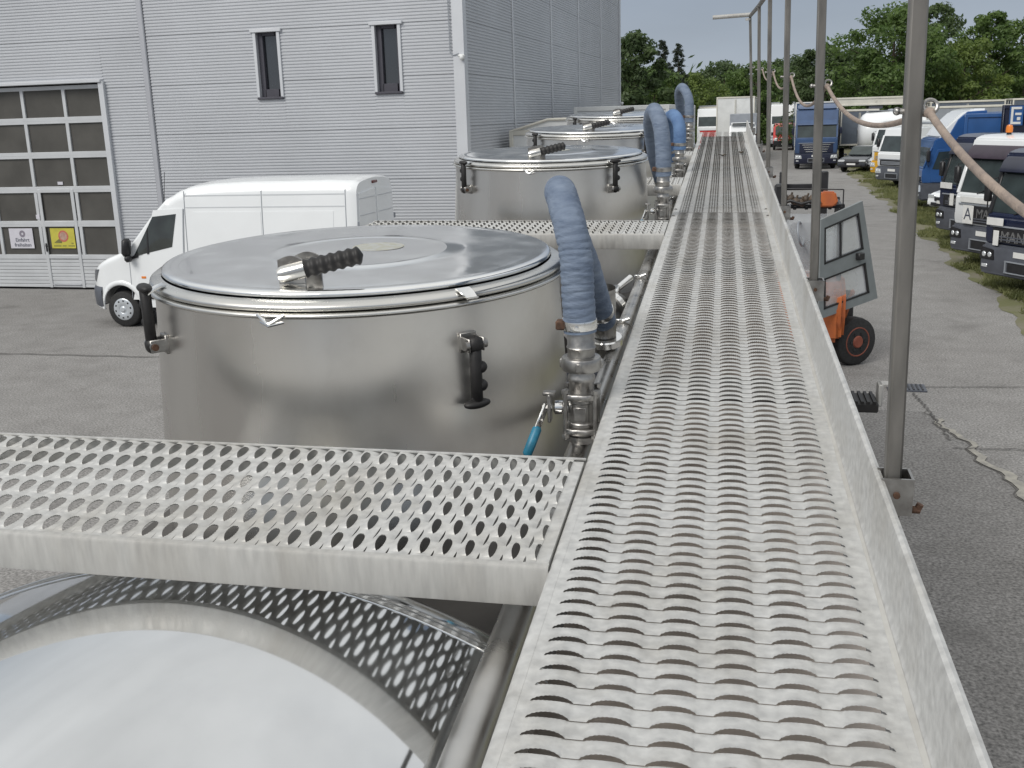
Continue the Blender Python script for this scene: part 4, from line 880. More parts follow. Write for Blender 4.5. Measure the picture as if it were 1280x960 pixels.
def truck(name, label, corner, deg, W=2.3, H=2.9, paint=NAVY, bump=BUMPER, low=None, visor=None, detail=2, beacons=(), letters=None, plates=(), deflector=None, box=None, group=None, ht=0.0, mirrorm=BLACK, tail=6.0, grille=BLACK, wsm=None, sign=None, wz=None, slats=None):
    """cab-over truck; local: front faces -y, x across, z up; origin at the middle of the front, on the ground"""
    th = R_(deg); ax = Vector((math.cos(th), math.sin(th), 0)); base = Vector((corner[0], corner[1], 0)) + ax * (W / 2)
    t = thing(name, label, 'truck', base, WF, th, group)
    h = H; wb, wt = wz or (1.72 * h / 2.9 - 0.02, 2.50 * h / 2.9); X = W / 2
    m_ = MB(); m_.bprism([(0.06, 0.95), (0.0, 1.05), (0.0, wb - .05), (0.05, wb), (0.30, wt), (0.34 + 0.3 * (h - wt - .3), h - .10), (0.55 + 0.3 * (h - wt - .3), h - .02), (1.2, h), (2.05, h - .02), (2.08, 0.95)], 0, -X, X, 0.06, 2); cab = part('cab', m_, paint, t)
    sl_ = math.atan2(0.25, wt - wb); ht_ = math.hypot(0.25, wt - wb); R3 = Matrix.Rotation(-sl_, 3, 'X')
    m_ = MB(); m_.box((0, 0.05 + 0.125 - 0.004, (wb + wt) / 2), (W - 0.20, 0.02, ht_ - 0.06), R3, 0.008); part('windscreen', m_, wsm or CARGL, cab)
    for s_ in (-1, 1):
        m_ = MB(); m_.box((s_ * (X - 0.05), 0.05 + 0.125 - 0.012, (wb + wt) / 2), (0.11, 0.05, ht_), R3, 0.015); part('pillar', m_, paint if detail < 2 else (BLACK if paint is not WHITEP else WHITEP), cab)
    # interior seen through the glass is hinted by a seat back
    if detail >= 2:
        for s_ in (-1, 1):
            m_ = MB(); m_.box((s_ * 0.5, 0.145, wb + 0.12), (0.5, 0.012, 0.20), R3, 0.004); part('dashboard', m_, BLACK, cab)
        for s_ in (-0.45, 0.5):
            m_ = MB(); m_.tube([(s_, 0.03, wb + .02), (s_ + 0.35, 0.06, wb + .16), (s_ + .5, 0.09, wb + .24)], 0.010, 6); part('wiper', m_, BLACK, t)
    m_ = MB(); m_.bprism([(-0.06, 0.42), (-0.06, 0.80), (-0.03, 0.97), (0.35, 0.97), (0.9, 0.95), (0.9, 0.50), (0.35, 0.36), (0.0, 0.34)], 0, -X - 0.03, X + 0.03, 0.05, 2); bp = part('bumper', m_, bump, t)
    m_ = MB(); m_.box((0, -0.062, 0.56), (W * 0.34, 0.03, 0.18), ch=0.01); part('air_intake', m_, BLACK, bp)
    m_ = MB()
    for (cx, cz, sx, sz) in ((-W * .19, .56, .025, .24), (W * .19, .56, .025, .24), (0, .67, W * .40, .025), (0, .45, W * .40, .02)): m_.box((cx, -0.070, cz), (sx, 0.03, sz))
    part('intake_frame', m_, GREYP, bp)
    m_ = MB(); m_.box((0, -0.066, 0.82), (0.52, 0.012, 0.11)); part('number_plate', m_, PLATE, bp)
    for s_ in (-1, 1):
        m_ = MB(); m_.bprism([(s_ * (X - 0.40), 0.66), (s_ * (X - 0.36), 0.86), (s_ * (X - 0.02), 0.90), (s_ * (X + .01), 0.66)], 1, -0.085, -0.02, 0.012, 2); hl = part('headlight', m_, BLACK if detail >= 2 else LIGHTG, bp)
        for k, dx in enumerate((0.12, 0.28)):
            m_ = MB(); m_.ell((s_ * (X - dx), -0.085, 0.76), (0.055, 0.022, 0.055), 14, 8); part('lamp', m_, LIGHTG, hl)
        m_ = MB(); m_.box((s_ * (X - 0.14), -0.070, 0.53), (0.16, 0.02, 0.07), ch=0.008); part('fog_lamp', m_, LIGHTG, bp)
    # grille
    g0, g1 = 1.02, wb - (0.34 if not letters else 0.26)
    m_ = MB(); m_.box((0, -0.006, (g0 + g1) / 2), (W * (0.80 if paint is not WHITEP or detail < 2 else 0.66), 0.03, g1 - g0), ch=0.01); gp = part('grille', m_, grille, t)
    for k in range((2 if letters else 3) if not slats else 4):
        m_ = MB(); m_.box((0, -0.028, g0 + 0.06 + k * (0.055 if not slats else 0.135)), (W * (.70 if not slats else .50 + .06 * k), 0.018, 0.03 if not slats else 0.045), ch=0.004); part('slat', m_, slats or (bump if detail >= 2 else GREYP), gp)
    if letters: text('lettering', letters, 0.30, Matrix.Translation((-0.36 if not sign else -0.02, -0.030, g1 - 0.17)) @ Matrix.Rotation(R_(90), 4, 'X'), LETTER, gp, 0.006)
    m_ = MB(); m_.box((0, -0.012, g1 + 0.03), (W * .86, 0.03, 0.035), ch=0.008); part('trim_bar', m_, GREYP, t)
    for (px, pz, sx, sz) in plates:
        m_ = MB(); m_.box((px, -0.046, pz), (sx, 0.012, sz), ch=0.003); part('plate', m_, PLATE, t)
    if sign:
        sx_, sz_, ch_ = sign; m_ = MB(); m_.box((sx_, -0.040, sz_), (0.36, 0.015, 0.42), ch=0.003); sg = part('plate', m_, PLATE, t)
        text('lettering', ch_, 0.40, Matrix.Translation((sx_, -0.0485, sz_)) @ Matrix.Rotation(R_(90), 4, 'X'), DARKLET, sg, 0.002)
    # sides: doors with windows, handles, steps
    for s_ in (-1, 1):
        m_ = MB(); m_.bprism([(0.30, 1.0), (0.24, wb), (0.47, wt - .08), (1.25, wt - .04), (1.30, 1.0)], 0, s_ * X, s_ * (X + 0.016), 0.006, 1); dr = part('door', m_, paint, t)
        m_ = MB(); m_.prism([(0.33, wb - .05), (0.52, wt - .16), (1.16, wt - .13), (1.18, wb - .12)], 0, s_ * (X + 0.012), s_ * (X + 0.022)); part('window', m_, CARGL, dr)
        m_ = MB(); m_.box((s_ * (X + .03), 1.14, 1.35), (0.03, 0.16, 0.04), ch=0.006); part('handle', m_, BLACK, dr)
        m_ = MB(); m_.box((s_ * (X + 0.16), 0.14, wb + .42), (0.16, 0.12, 0.40), ch=0.03); mi = part('mirror', m_, mirrorm, t)
        m_ = MB(); m_.tube([(s_ * X, 0.2, wb + .70), (s_ * (X + .16), 0.14, wb + .66), (s_ * (X + .16), 0.14, wb + .1), (s_ * X, 0.2, wb + .05)], 0.014, 6); part('mirror_arm', m_, BLACK, mi)
        m_ = MB(); m_.box((s_ * (X - 0.03), 0.65, 0.45), (0.10, 0.55, 0.16), ch=0.02); part('step', m_, BUMPER, t)
        add_wheel(t, (s_ * (X - 0.17), 1.30, 0.50), 0.50, 0.30, 0, s_, GREYP, 10); add_wheel(t, (s_ * (X - 0.17), 4.6, 0.50), 0.50, 0.30, 0, s_, GREYP, 10)
    if visor:
        m_ = MB(); m_.bprism([(0.26, wt - .02), (0.13, wt - .10), (0.26, wt + .17), (0.42, wt + .26), (0.52, wt + .15)], 0, -X + .04, X - .04, 0.035, 2); part('sun_visor', m_, visor, t)
    for bx in beacons:
        m_ = MB(); m_.cyl((bx, 0.75, h - .03), (bx, 0.75, h + .04), 0.055); bs_ = part('beacon_foot', m_, BLACK, t)
        m_ = MB(); m_.lathe([(0.075, 0.0), (0.078, 0.10), (0.06, 0.16), (0.0, 0.18)], (bx, 0.75, h + .035), 18); part('beacon', m_, BEACON, t)
    m_ = MB(); m_.box((0, 2.0 + tail / 2, 0.85), (0.86, tail, 0.26), ch=0.02); part('chassis', m_, BUMPER, t)
    if deflector:
        mt_, dh = deflector[:2]
        if len(deflector) > 2:
            for s_ in (-1, 1): m_ = MB(); m_.bprism([(0.80, h - .02), (1.10, h + dh * .62), (1.40, h + dh * .90), (2.05, h + dh * .93), (2.05, h - .02)], 0, s_ * (X - .14), s_ * (X - .04), 0.02, 1); part('deflector_side', m_, deflector[2], t)
        m_ = MB(); m_.bprism([(0.45, h - .04), (0.70, h + dh * .35), (1.25, h + dh * .9), (1.6, h + dh), (2.06, h + dh), (2.06, h - .04)], 0, -X + .10, X - .10, 0.07, 2); part('wind_deflector', m_, mt_, t)
    if box:
        mt_, y0, y1, z1, bw = box[:5]
        m_ = MB(); m_.box((0, (y0 + y1) / 2, (1.1 + z1) / 2), (bw, y1 - y0, z1 - 1.1), ch=0.03); bb = part('cargo_box', m_, mt_, t)
        m_ = MB()
        for xx in (-bw / 2, bw / 2):
            m_.box((xx, y0 + .02, (1.1 + z1) / 2), (0.07, 0.07, z1 - 1.1), ch=0.012)
        for zz in (z1 - .03, 1.14): m_.box((0, y0 + .0, zz), (bw + .03, 0.07, 0.08), ch=0.012)
        part('box_frame', m_, box[5] if len(box) > 5 else GREYP, bb)
    return t
HG = 'trucks parked slantwise along the verge'
truck('parked_truck', 'nearest dark navy truck, two white stickers under its windscreen', (4.15, 22.95), -60, 2.35, 2.84, NAVY, BUMPER, visor=DKNAVY, wz=(1.56, 2.46), letters='MAN', plates=((-0.86, 1.42, 0.46, 0.15), (0.80, 1.42, 0.46, 0.15), (-0.80, 1.10, 0.15, 0.30)), group=HG, wsm=None)
truck('parked_truck', 'white fronted truck with plum coloured visor, amber beacons and an A plate', (4.12, 26.75), -62, 2.35, 3.02, WHITEP, BUMPER, visor=PLUM, wz=(1.68, 2.56), letters='MAN', plates=((-0.25, 1.56, 1.35, 0.13),), beacons=(-0.45, 0.25, 1.0), group=HG, sign=(-0.62, 1.22, 'A'), grille=BLACK)
truck('parked_truck', 'dark navy truck with a papered windscreen, behind the white fronted one', (4.40, 31.3), -66, 2.35, 2.93, NAVY, BUMPER, visor=DKNAVY, wz=(1.56, 2.46), letters='MAN', plates=((-0.80, 1.56, 0.55, 0.16), (-0.50, 1.20, 0.18, 0.32)), group=HG)
truck('parked_truck', 'bright blue truck with a sloping white and blue roof deflector', (4.90, 42.9), -86, 2.4, 2.58, BLUE, BUMPER, deflector=(WHITEP, 0.95, BLUE), group=HG, detail=1, box=(WHITED, 2.3, 6.5, 3.3, 2.3), wsm=None)
truck('parked_truck', 'white truck with a dark windscreen and square grille beyond the nearest post', (4.55, 52.6), -58, 2.3, 2.75, WHITEP, BUMPER, group=HG, detail=1, box=(WHITED, 2.4, 7.0, 2.9, 2.3))
truck('parked_truck', 'white and yellow truck, yellow front, next to the silver car', (4.75, 58.2), -58, 2.3, 2.95, WHITEP, YELLOW, group=HG, detail=1, grille=YELLOW, box=(WHITED, 2.4, 7.0, 2.8, 2.3))
truck('approaching_truck', 'slate blue long haul truck facing the viewer on the lane', (1.05, 68.3), 0, 2.5, 3.65, SLATE, DKNAVY, deflector=(SLATE, 0.28), detail=1, grille=DKNAVY, slats=CHROME, wz=(1.90, 2.75), visor=SLATE, box=(SLATE, 2.4, 14.0, 4.05, 2.5, WHITED), mirrorm=DKNAVY)
truck('distant_truck', 'white truck with a red lower front, left of the far walkway end', (-7.15, 98.0), 0, 2.5, 3.9, WHITEP, RED, detail=1, grille=RED, wz=(2.3, 3.2), box=(CREAM, 2.4, 12.0, 4.15, 2.5))
truck('distant_truck', 'white high roofed truck behind the red van on the far lane', (-0.75, 108.0), 0, 2.5, 4.1, WHITEP, GREYP, detail=1, wz=(2.2, 3.0), box=(WHITED, 2.4, 12.0, 4.3, 2.5))

# ------------------------------------------------------------------ the white panel van
VB = (-10.1, 18.4, 0.0); van = thing('panel_van', 'white high roof panel van parked along the hall wall', 'van', VB)
VX, VY0, VW = -12.95, 17.40, 0.995; VYC = VY0 + VW            # nose x, near side y, half width
def vP(u, z, s, d=0.0):
    """point on the flank at distance u behind the nose, height z; s=-1 near side"""
    return Vector((VX + u, VYC + s * (v_hw(u, z) + d), z))
def ip(x, tab):
    for (a, fa), (b, fb) in zip(tab[:-1], tab[1:]):
        if x <= b:
            f = 0 if b == a else max(0, (x - a) / (b - a)); return fa + (fb - fa) * f
    return tab[-1][1]
TOP = [(0.0, 0.78), (0.03, 0.98), (0.10, 1.10), (0.25, 1.22), (0.5, 1.335), (0.80, 1.44), (0.92, 1.50), (1.05, 1.62), (1.55, 2.16), (1.90, 2.47), (2.10, 2.58), (2.35, 2.66), (2.8, 2.71), (3.6, 2.735), (5.2, 2.74), (5.62, 2.725), (5.70, 2.69)]
def v_hw(u, z):
    nose = 1 - 0.30 * max(0, (0.55 - u) / 0.55) ** 2.2
    tail = 1 - 0.03 * max(0, (u - 5.55) / 0.15) ** 2
    tum = 1.0 - 0.012 * max(0, z - 0.9) - 0.045 * max(0, z - 1.35) ** 1.35 - 0.03 * max(0, 0.6 - z)
    if u < 1.7: tum -= 0.05 * max(0, z - 1.25) * (1.7 - u)
    return VW * nose * tail * tum
WHC = [(0.76, 0.35), (4.42, 0.35)]; ARCH = 0.43
def v_bot(u):
    b = 0.40 if u > 0.32 else 0.36
    for c, r in WHC:
        if abs(u - c) < ARCH: b = max(b, r + math.sqrt(ARCH ** 2 - (u - c) ** 2) * 1.12)
    return b
us = sorted(set([round(x, 4) for x in list(np.linspace(0, 0.3, 8)) + list(np.linspace(0.3, 1.3, 36)) + list(np.linspace(1.3, 2.5, 22)) + list(np.linspace(2.5, 3.9, 12)) + list(np.linspace(3.95, 4.9, 34)) + list(np.linspace(4.9, 5.70, 14))]))
rows = []
for u in us:
    zt = ip(u, TOP); zb = min(v_bot(u), zt - 0.12); r = min(0.22 if u > 1.9 else 0.12, (zt - zb) * 0.35); side = []
    for k in range(15):
        z = zb + (zt - r - zb) * k / 14; side.append((v_hw(u, z), z))
    w0 = side[-1][0]
    for k in range(1, 8):
        a = k / 7 * math.pi / 2; side.append((w0 - r * 1.2 * (1 - math.cos(a)), zt - r + r * math.sin(a)))
    we = side[-1][0]
    for k in range(1, 6): side.append((we * (1 - k / 5), zt + 0.045 * (1 - (1 - k / 5) ** 2) * (1 if u > 1.6 else 0.8)))
    rows.append([(VX + u, VYC - y, z) for y, z in side] + [(VX + u, VYC + y, z) for y, z in side[:-1][::-1]])
m_ = MB(VB); m_.grid(rows); m_.add([], [])
m_.add(rows[0], [tuple(range(len(rows[0])))]); m_.add(rows[-1], [tuple(range(len(rows[-1])))])
body = part('body', m_, WHITEP, van, smooth=42)
def flank(poly, s, d, name, mt, parent, nz=10, nu=14, thick=True, smooth=42):
    """panel lying on the flank: poly of four corners (u,z) FL, RL, RT, FT"""
    A, B, C, D = poly; m_ = MB(VB); P = []
    for i in range(nz + 1):
        f = i / nz; a = (A[0] + (D[0] - A[0]) * f, A[1] + (D[1] - A[1]) * f); b = (B[0] + (C[0] - B[0]) * f, B[1] + (C[1] - B[1]) * f)
        P.append([vP(a[0] + (b[0] - a[0]) * j / nu, a[1] + (b[1] - a[1]) * j / nu, s, d) for j in range(nu + 1)])
    m_.grid(P)
    if thick:
        ring = [P[0][j] for j in range(nu + 1)] + [P[i][-1] for i in range(1, nz + 1)] + [P[-1][j] for j in range(nu - 1, -1, -1)] + [P[i][0] for i in range(nz - 1, 0, -1)]
        inn = [q + Vector((0, -s * (d + 0.004), 0)) for q in ring]; n = len(ring); m_.add(ring + inn, [(k, (k + 1) % n, n + (k + 1) % n, n + k) for k in range(n)])
    return part(name, m_, mt, parent, smooth=smooth)
for s in (-1, 1):
    dr = flank([(1.02, 0.55), (2.13, 0.55), (2.24, 2.27), (1.62, 2.24)], s, 0.010, 'door', WHITEP, van, 16, 14)
    flank([(1.13, 1.38), (1.97, 1.56), (2.10, 2.17), (1.60, 2.12)], s, 0.016, 'window', mat('van_glass', (0.018, 0.024, 0.022), 0.05, spec=0.9, coat=0.6, var=0.5, vs=3), dr, 10, 12)
    flank([(1.43, 1.42), (1.47, 1.43), (1.475, 1.91), (1.452, 1.87)], s, 0.022, 'window_bar', BLACK, dr, 8, 2)
    flank([(1.00, 1.30), (1.22, 1.36), (1.24, 1.45), (1.02, 1.34)], s, 0.020, 'mirror_foot', BLACK, dr, 3, 3)
    m_ = MB(VB); p = vP(1.06, 1.56, s); m_.box(p + Vector((0.0, s * 0.13, 0)), (0.14, 0.20, 0.34), Matrix.Rotation(R_(8), 3, 'Y'), 0.05); m_.box(p + Vector((0.02, s * 0.13, -0.21)), (0.12, 0.17, 0.13), None, 0.04); part('mirror', m_, BLACK, van, smooth=60)
    m_ = MB(VB); p = vP(2.02, 1.28, s, 0.02); m_.box(p, (0.17, 0.035, 0.05), None, 0.012); part('handle', m_, WHITEP, dr); m_ = MB(VB); p = vP(3.95, 1.28, s, 0.015); m_.box(p, (0.10, 0.03, 0.12), None, 0.01); part('handle', m_, BLACK, van)
    m_ = MB(VB); m_.box(vP(1.30, 0.98, s, 0.012), (0.10, 0.012, 0.045), None, 0.005); part('side_lamp', m_, BEACON, van)
    flank([(2.42, 0.85), (3.83, 0.85), (3.83, 2.20), (2.44, 2.20)], s, 0.006, 'side_panel', WHITEP, van, 12, 10)
    flank([(3.89, 0.85), (5.22, 0.85), (5.26, 2.20), (3.89, 2.20)], s, 0.006, 'side_panel', WHITEP, van, 12, 10)
    for (a, b, z) in ((2.30, 3.84, 2.50), (3.88, 5.50, 2.50), (2.30, 3.84, 2.285), (3.88, 5.50, 2.285)): flank([(a, z - .010), (b, z - .010), (b, z + .010), (a, z + .010)], s, 0.004, 'crease', mat('paint_shade', (0.56, 0.58, 0.60), 0.4), van, 1, 12)
    for (a, za, b, zb) in ((1.00, 0.58, 1.015, 1.34), (2.145, 0.58, 2.255, 2.26)): flank([(a, za), (a + .010, za), (b + .010, zb), (b, zb)], s, 0.012 if a > 2 else 0.004, 'seam', GREYP, van, 12, 1)
    for u in (2.285, 3.86, 5.50): flank([(u - .008, 0.5), (u + .008, 0.5), (u + .008, 2.58), (u - .008, 2.58)], s, 0.003, 'seam', GREYP, van, 18, 1)
    flank([(1.35, 0.56), (3.9, 0.56), (3.9, 0.66), (1.35, 0.66)], s, 0.014, 'rub_strip', BLACK, van, 2, 16); flank([(4.92, 0.56), (5.6, 0.56), (5.6, 0.66), (4.92, 0.66)], s, 0.014, 'rub_strip', BLACK, van, 2, 6)
    # flared arch lip, front
    m_ = MB(VB); P = []
    for k in range(21):
        a = math.pi * k / 20; P.append([vP(0.76 - (ARCH + e) * math.cos(a), 0.35 + (ARCH * 1.12 + e) * math.sin(a), s, dd) for e, dd in ((-0.01, 0.0), (0.0, 0.022), (0.055, 0.020), (0.085, 0.0))])
    m_.grid(P); part('arch_lip', m_, WHITEP, van, smooth=70)
    hl = flank([(0.035, 0.90), (0.13, 0.86), (0.30, 1.12), (0.13, 1.10)], s, 0.008, 'headlight', mat('lamp_dark', (0.06, 0.07, 0.09), 0.1, coat=1.0), van, 6, 6)
    for (u, r) in WHC:
        y = VYC + s * (VW - 0.13); m_ = MB(VB); m_.tube([(VX + u, y - s * 0.30, r + .02), (VX + u, y - s * 0.125, r + .02)], 0.42, 28); part('wheel_well', m_, CORE, van)
        m_ = MB(VB); wheel(m_, (VX + u, y, r), 0.35, 0.24, 1); w_ = part('wheel', m_, TYRE, van)
        R3 = Vector((0, s, 0)).to_track_quat('Z', 'Y').to_matrix(); o = Vector((VX + u, y + s * 0.118, r))
        m_ = MB(VB); m_.lathe([(0.0, 0.030), (0.035, 0.030), (0.045, 0.018), (0.075, 0.012), (0.085, 0.020), (0.15, 0.016), (0.19, 0.012), (0.212, 0.004), (0.222, -0.006)], o, 36, R3); rm = part('hubcap', m_, SILVER, w_, smooth=50)
        for k in range(10):
            a = 2 * math.pi * k / 10 + .2; c_ = o + R3 @ Vector((0.165 * math.cos(a), 0.165 * math.sin(a), 0.014)); m_ = MB(VB); m_.box(c_, (0.030, 0.036, 0.010), R3 @ Matrix.Rotation(a, 3, 'Z'), 0.003); part('slot', m_, BLACK, w_)
# bumper wraps the nose
m_ = MB(VB); rr = []
for z, d in ((0.34, -0.02), (0.40, 0.02), (0.58, 0.028), (0.70, 0.024), (0.77, 0.008), (0.79, -0.01)):
    L_ = [vP(u, z, -1, d) + Vector((-d, 0, 0)) for u in (0.34, 0.26, 0.18, 0.10, 0.05, 0.02, 0.0)]; Rr = [vP(u, z, 1, d) + Vector((-d, 0, 0)) for u in (0.0, 0.02, 0.05, 0.10, 0.18, 0.26, 0.34)]
    rr.append(L_ + [Vector((VX - d - .03, VYC - .4, z)), Vector((VX - d - .04, VYC, z)), Vector((VX - d - .03, VYC + .4, z))] + Rr)
m_.grid(rr); part('bumper', m_, BUMPER, van, smooth=60)
# windscreen
m_ = MB(VB); P = []
for i in range(13):
    u = 0.98 + (1.82 - 0.98) * i / 12; z = ip(u, TOP); wv = v_hw(u, z - 0.1) - 0.20
    P.append([(VX + u - .012, VYC + wv * (j / 8 * 2 - 1), z + 0.012 + 0.036 * (1 - (j / 4 - 1) ** 2)) for j in range(9)])
m_.grid(P); part('windscreen', m_, MATS['van_glass'], van, smooth=70)
# rear doors, lamps, third brake lamp
xr = VX + 5.70
for s in (-1, 1):
    m_ = MB(VB); m_.bprism([(VYC + s * 0.012, 0.55), (VYC + s * 0.93, 0.55), (VYC + s * 0.935, 1.4), (VYC + s * 0.83, 2.50), (VYC + s * 0.012, 2.56)], 0, xr - 0.02, xr + 0.022, 0.014, 2); dr = part('rear_door', m_, WHITEP, van)
    for z in (2.10, 2.40): m_ = MB(VB); m_.box((xr + 0.024, VYC + s * 0.45, z), (0.01, 0.74, 0.016), ch=0.003); part('crease', m_, MATS['paint_shade'], dr)
    m_ = MB(VB); m_.box((xr + 0.0, VYC + s * 0.955, 1.25), (0.08, 0.05, 0.55), ch=0.015); part('tail_lamp', m_, RED, van)
    m_ = MB(VB); m_.cyl((xr + 0.02, VYC + s * 0.93, 1.9), (xr + 0.02, VYC + s * 0.93, 2.0), 0.018, n=8); part('hinge', m_, GREYP, dr)
m_ = MB(VB); m_.box((xr - 0.02, VYC, 2.655), (0.08, 0.26, 0.05), ch=0.012); part('brake_lamp', m_, mat('dark_red_lens', (0.12, 0.02, 0.02), 0.2), van)
m_ = MB(VB); m_.box((xr + 0.02, VYC, 0.47), (0.12, 1.85, 0.14), ch=0.03); part('rear_bumper', m_, BUMPER, van)
m_ = MB(VB); m_.tube([(VX + 1.62, VYC - .55, 2.30), (VX + 1.70, VYC - .55, 2.92)], 0.006, 5); part('aerial', m_, BLACK, van)
m_ = MB(VB); m_.box((VX + 2.95, VYC, 0.36), (5.0, 1.6, 0.12)); part('underbody', m_, CORE, van)

# ------------------------------------------------------------------ cars and a red van at the far end
def car(name, label, corner, deg, paint, W=1.78, kind='car', hgt=1.46, group=None):
    th = R_(deg); ax = Vector((math.cos(th), math.sin(th), 0)); base = Vector((corner[0], corner[1], 0)) + ax * (W / 2); X = W / 2; h = hgt
    t = thing(name, label, kind, base, WF, th, group)
    m_ = MB(); m_.bprism([(0.03, 0.30), (0.0, 0.55), (0.08, 0.70), (0.35, 0.80), (1.10, 0.93), (3.6, 0.98), (4.25, 0.92), (4.32, 0.55), (4.28, 0.30)], 0, -X, X, 0.07, 3); part('body', m_, paint, t, smooth=50)
    m_ = MB(); m_.bprism([(1.0, 0.88), (1.75, h - .06), (2.2, h), (3.1, h - .02), (3.6, h - .12), (4.0, 0.93)], 0, -X + .12, X - .12, 0.08, 3); cb = part('cabin', m_, paint, t, smooth=50)
    a = math.atan2(0.72, h - .97); L_ = math.hypot(0.72, h - .97); m_ = MB(); m_.box((0, 1.36, (0.93 + h) / 2 - .0), (W - .44, 0.02, L_ - .10), Matrix.Rotation(-a, 3, 'X'), 0.005); part('windscreen', m_, CARGL, cb)
    for s_ in (-1, 1):
        m_ = MB(); m_.prism([(1.35, 0.98), (1.85, h - .14), (3.1, h - .14), (3.5, 1.0)], 0, s_ * (X - .125), s_ * (X - .105)); part('side_window', m_, CARGL, cb)
        m_ = MB(); m_.box((s_ * (X - .26), 0.045, 0.66), (0.40, 0.06, 0.13), ch=0.025); part('headlight', m_, LIGHTG, t)
        m_ = MB(); m_.box((s_ * (X + .07), 1.25, 0.98), (0.18, 0.10, 0.12), ch=0.03); part('mirror', m_, paint, t)
        for y in (0.82, 3.45): add_wheel(t, (s_ * (X - .10), y, 0.31), 0.31, 0.2, 0, s_, SILVER, 6)
    m_ = MB(); m_.box((0, 0.0, 0.58), (0.85, 0.05, 0.14), ch=0.02); part('grille', m_, BLACK, t)
    m_ = MB(); m_.box((0, -0.005, 0.40), (1.2, 0.05, 0.12), ch=0.02); part('air_intake', m_, BLACK, t)
    m_ = MB(); m_.box((0, -0.02, 0.48), (0.52, 0.02, 0.11)); part('number_plate', m_, PLATE, t)
    return t
car('parked_car', 'black car parked on the verge beside the slate blue truck', (3.35, 64.6), -28, mat('black_paint', (0.02, 0.022, 0.028), 0.2, coat=0.6))
car('parked_car', 'silver car between the black car and the yellow fronted truck', (4.75, 64.2), -30, SILVER)
car('parked_car', 'white car, only its front corner showing behind the papered navy truck', (5.05, 38.9), -62, WHITEP)
# red and white van in front of the white high roofed truck
t = thing('courier_van', 'red van with a white banded front on the far lane', 'van', (0.55, 100.5, 0))
m_ = MB(); m_.bprism([(0.0, 0.45), (0.0, 0.9), (0.55, 1.25), (1.3, 2.15), (1.7, 2.30), (4.8, 2.35), (4.8, 0.45)], 0, -1.0, 1.0, 0.09, 3); part('body', m_, RED, t, smooth=50)
m_ = MB(); m_.box((0, 0.90, 1.74), (1.62, 0.03, 0.92), Matrix.Rotation(-math.atan2(0.75, 0.90), 3, 'X'), 0.01); part('windscreen', m_, CARGL, t)
m_ = MB(); m_.box((0, -0.02, 0.64), (1.96, 0.10, 0.42), ch=0.04); part('bumper', m_, BLACK, t)
m_ = MB(); m_.box((0, -0.075, 0.56), (0.5, 0.02, 0.11)); part('number_plate', m_, PLATE, t)
for k in range(4):
    m_ = MB(); m_.box((-0.75 + 0.5 * k, 0.16, 1.06), (0.24, 0.03, 0.13), Matrix.Rotation(R_(-55), 3, 'X'), 0.004); part('band', m_, WHITEP, t)
for s_ in (-1, 1):
    m_ = MB(); m_.box((s_ * .78, -0.02, 0.92), (0.34, 0.08, 0.16), ch=0.03); part('headlight', m_, LIGHTG, t)
    m_ = MB(); m_.box((s_ * 1.1, 1.0, 1.45), (0.2, 0.12, 0.3), ch=0.03); part('mirror', m_, BLACK, t)
    for y in (1.0, 3.9): add_wheel(t, (s_ * .88, y, 0.34), 0.34, 0.22, 0, s_, SILVER, 6)
# grey lorry with white bar on its roof
t = thing('grey_lorry', 'grey box lorry with a white cab, just beyond the walkway end', 'lorry', (-2.55, 80.0, 0))
m_ = MB(); m_.box((0, 3.4, 2.25), (1.95, 4.6, 2.35), ch=0.04); part('cargo_box', m_, GREYP, t)
m_ = MB(); m_.bprism([(0.0, 0.5), (0.0, 1.3), (0.35, 2.2), (0.55, 2.62), (1.05, 2.66), (1.05, 0.5)], 0, -0.95, 0.95, 0.06, 2); cb = part('cab', m_, WHITEP, t)
m_ = MB(); m_.box((0, 0.17, 1.75), (1.6, 0.03, 0.80), Matrix.Rotation(-math.atan2(0.35, 0.9), 3, 'X'), 0.01); part('windscreen', m_, CARGL, cb)
m_ = MB(); m_.box((0, 0.52, 2.72), (1.7, 0.5, 0.16), ch=0.03); part('roof_lamp_bar', m_, WHITEP, cb)
m_ = MB(); m_.box((0, 0.262, 2.72), (1.45, 0.02, 0.09)); part('lamp_strip', m_, CARGL, cb)
m_ = MB(); m_.box((0, -0.03, 0.62), (1.9, 0.12, 0.35), ch=0.03); part('bumper', m_, BUMPER, t)
for s_ in (-1, 1):
    m_ = MB(); m_.box((s_ * .7, -0.02, 0.95), (0.3, 0.06, 0.18), ch=0.02); part('headlight', m_, LIGHTG, t)
    for y in (0.8, 4.6): add_wheel(t, (s_ * .8, y, 0.40), 0.40, 0.25, 0, s_, GREYP, 6)

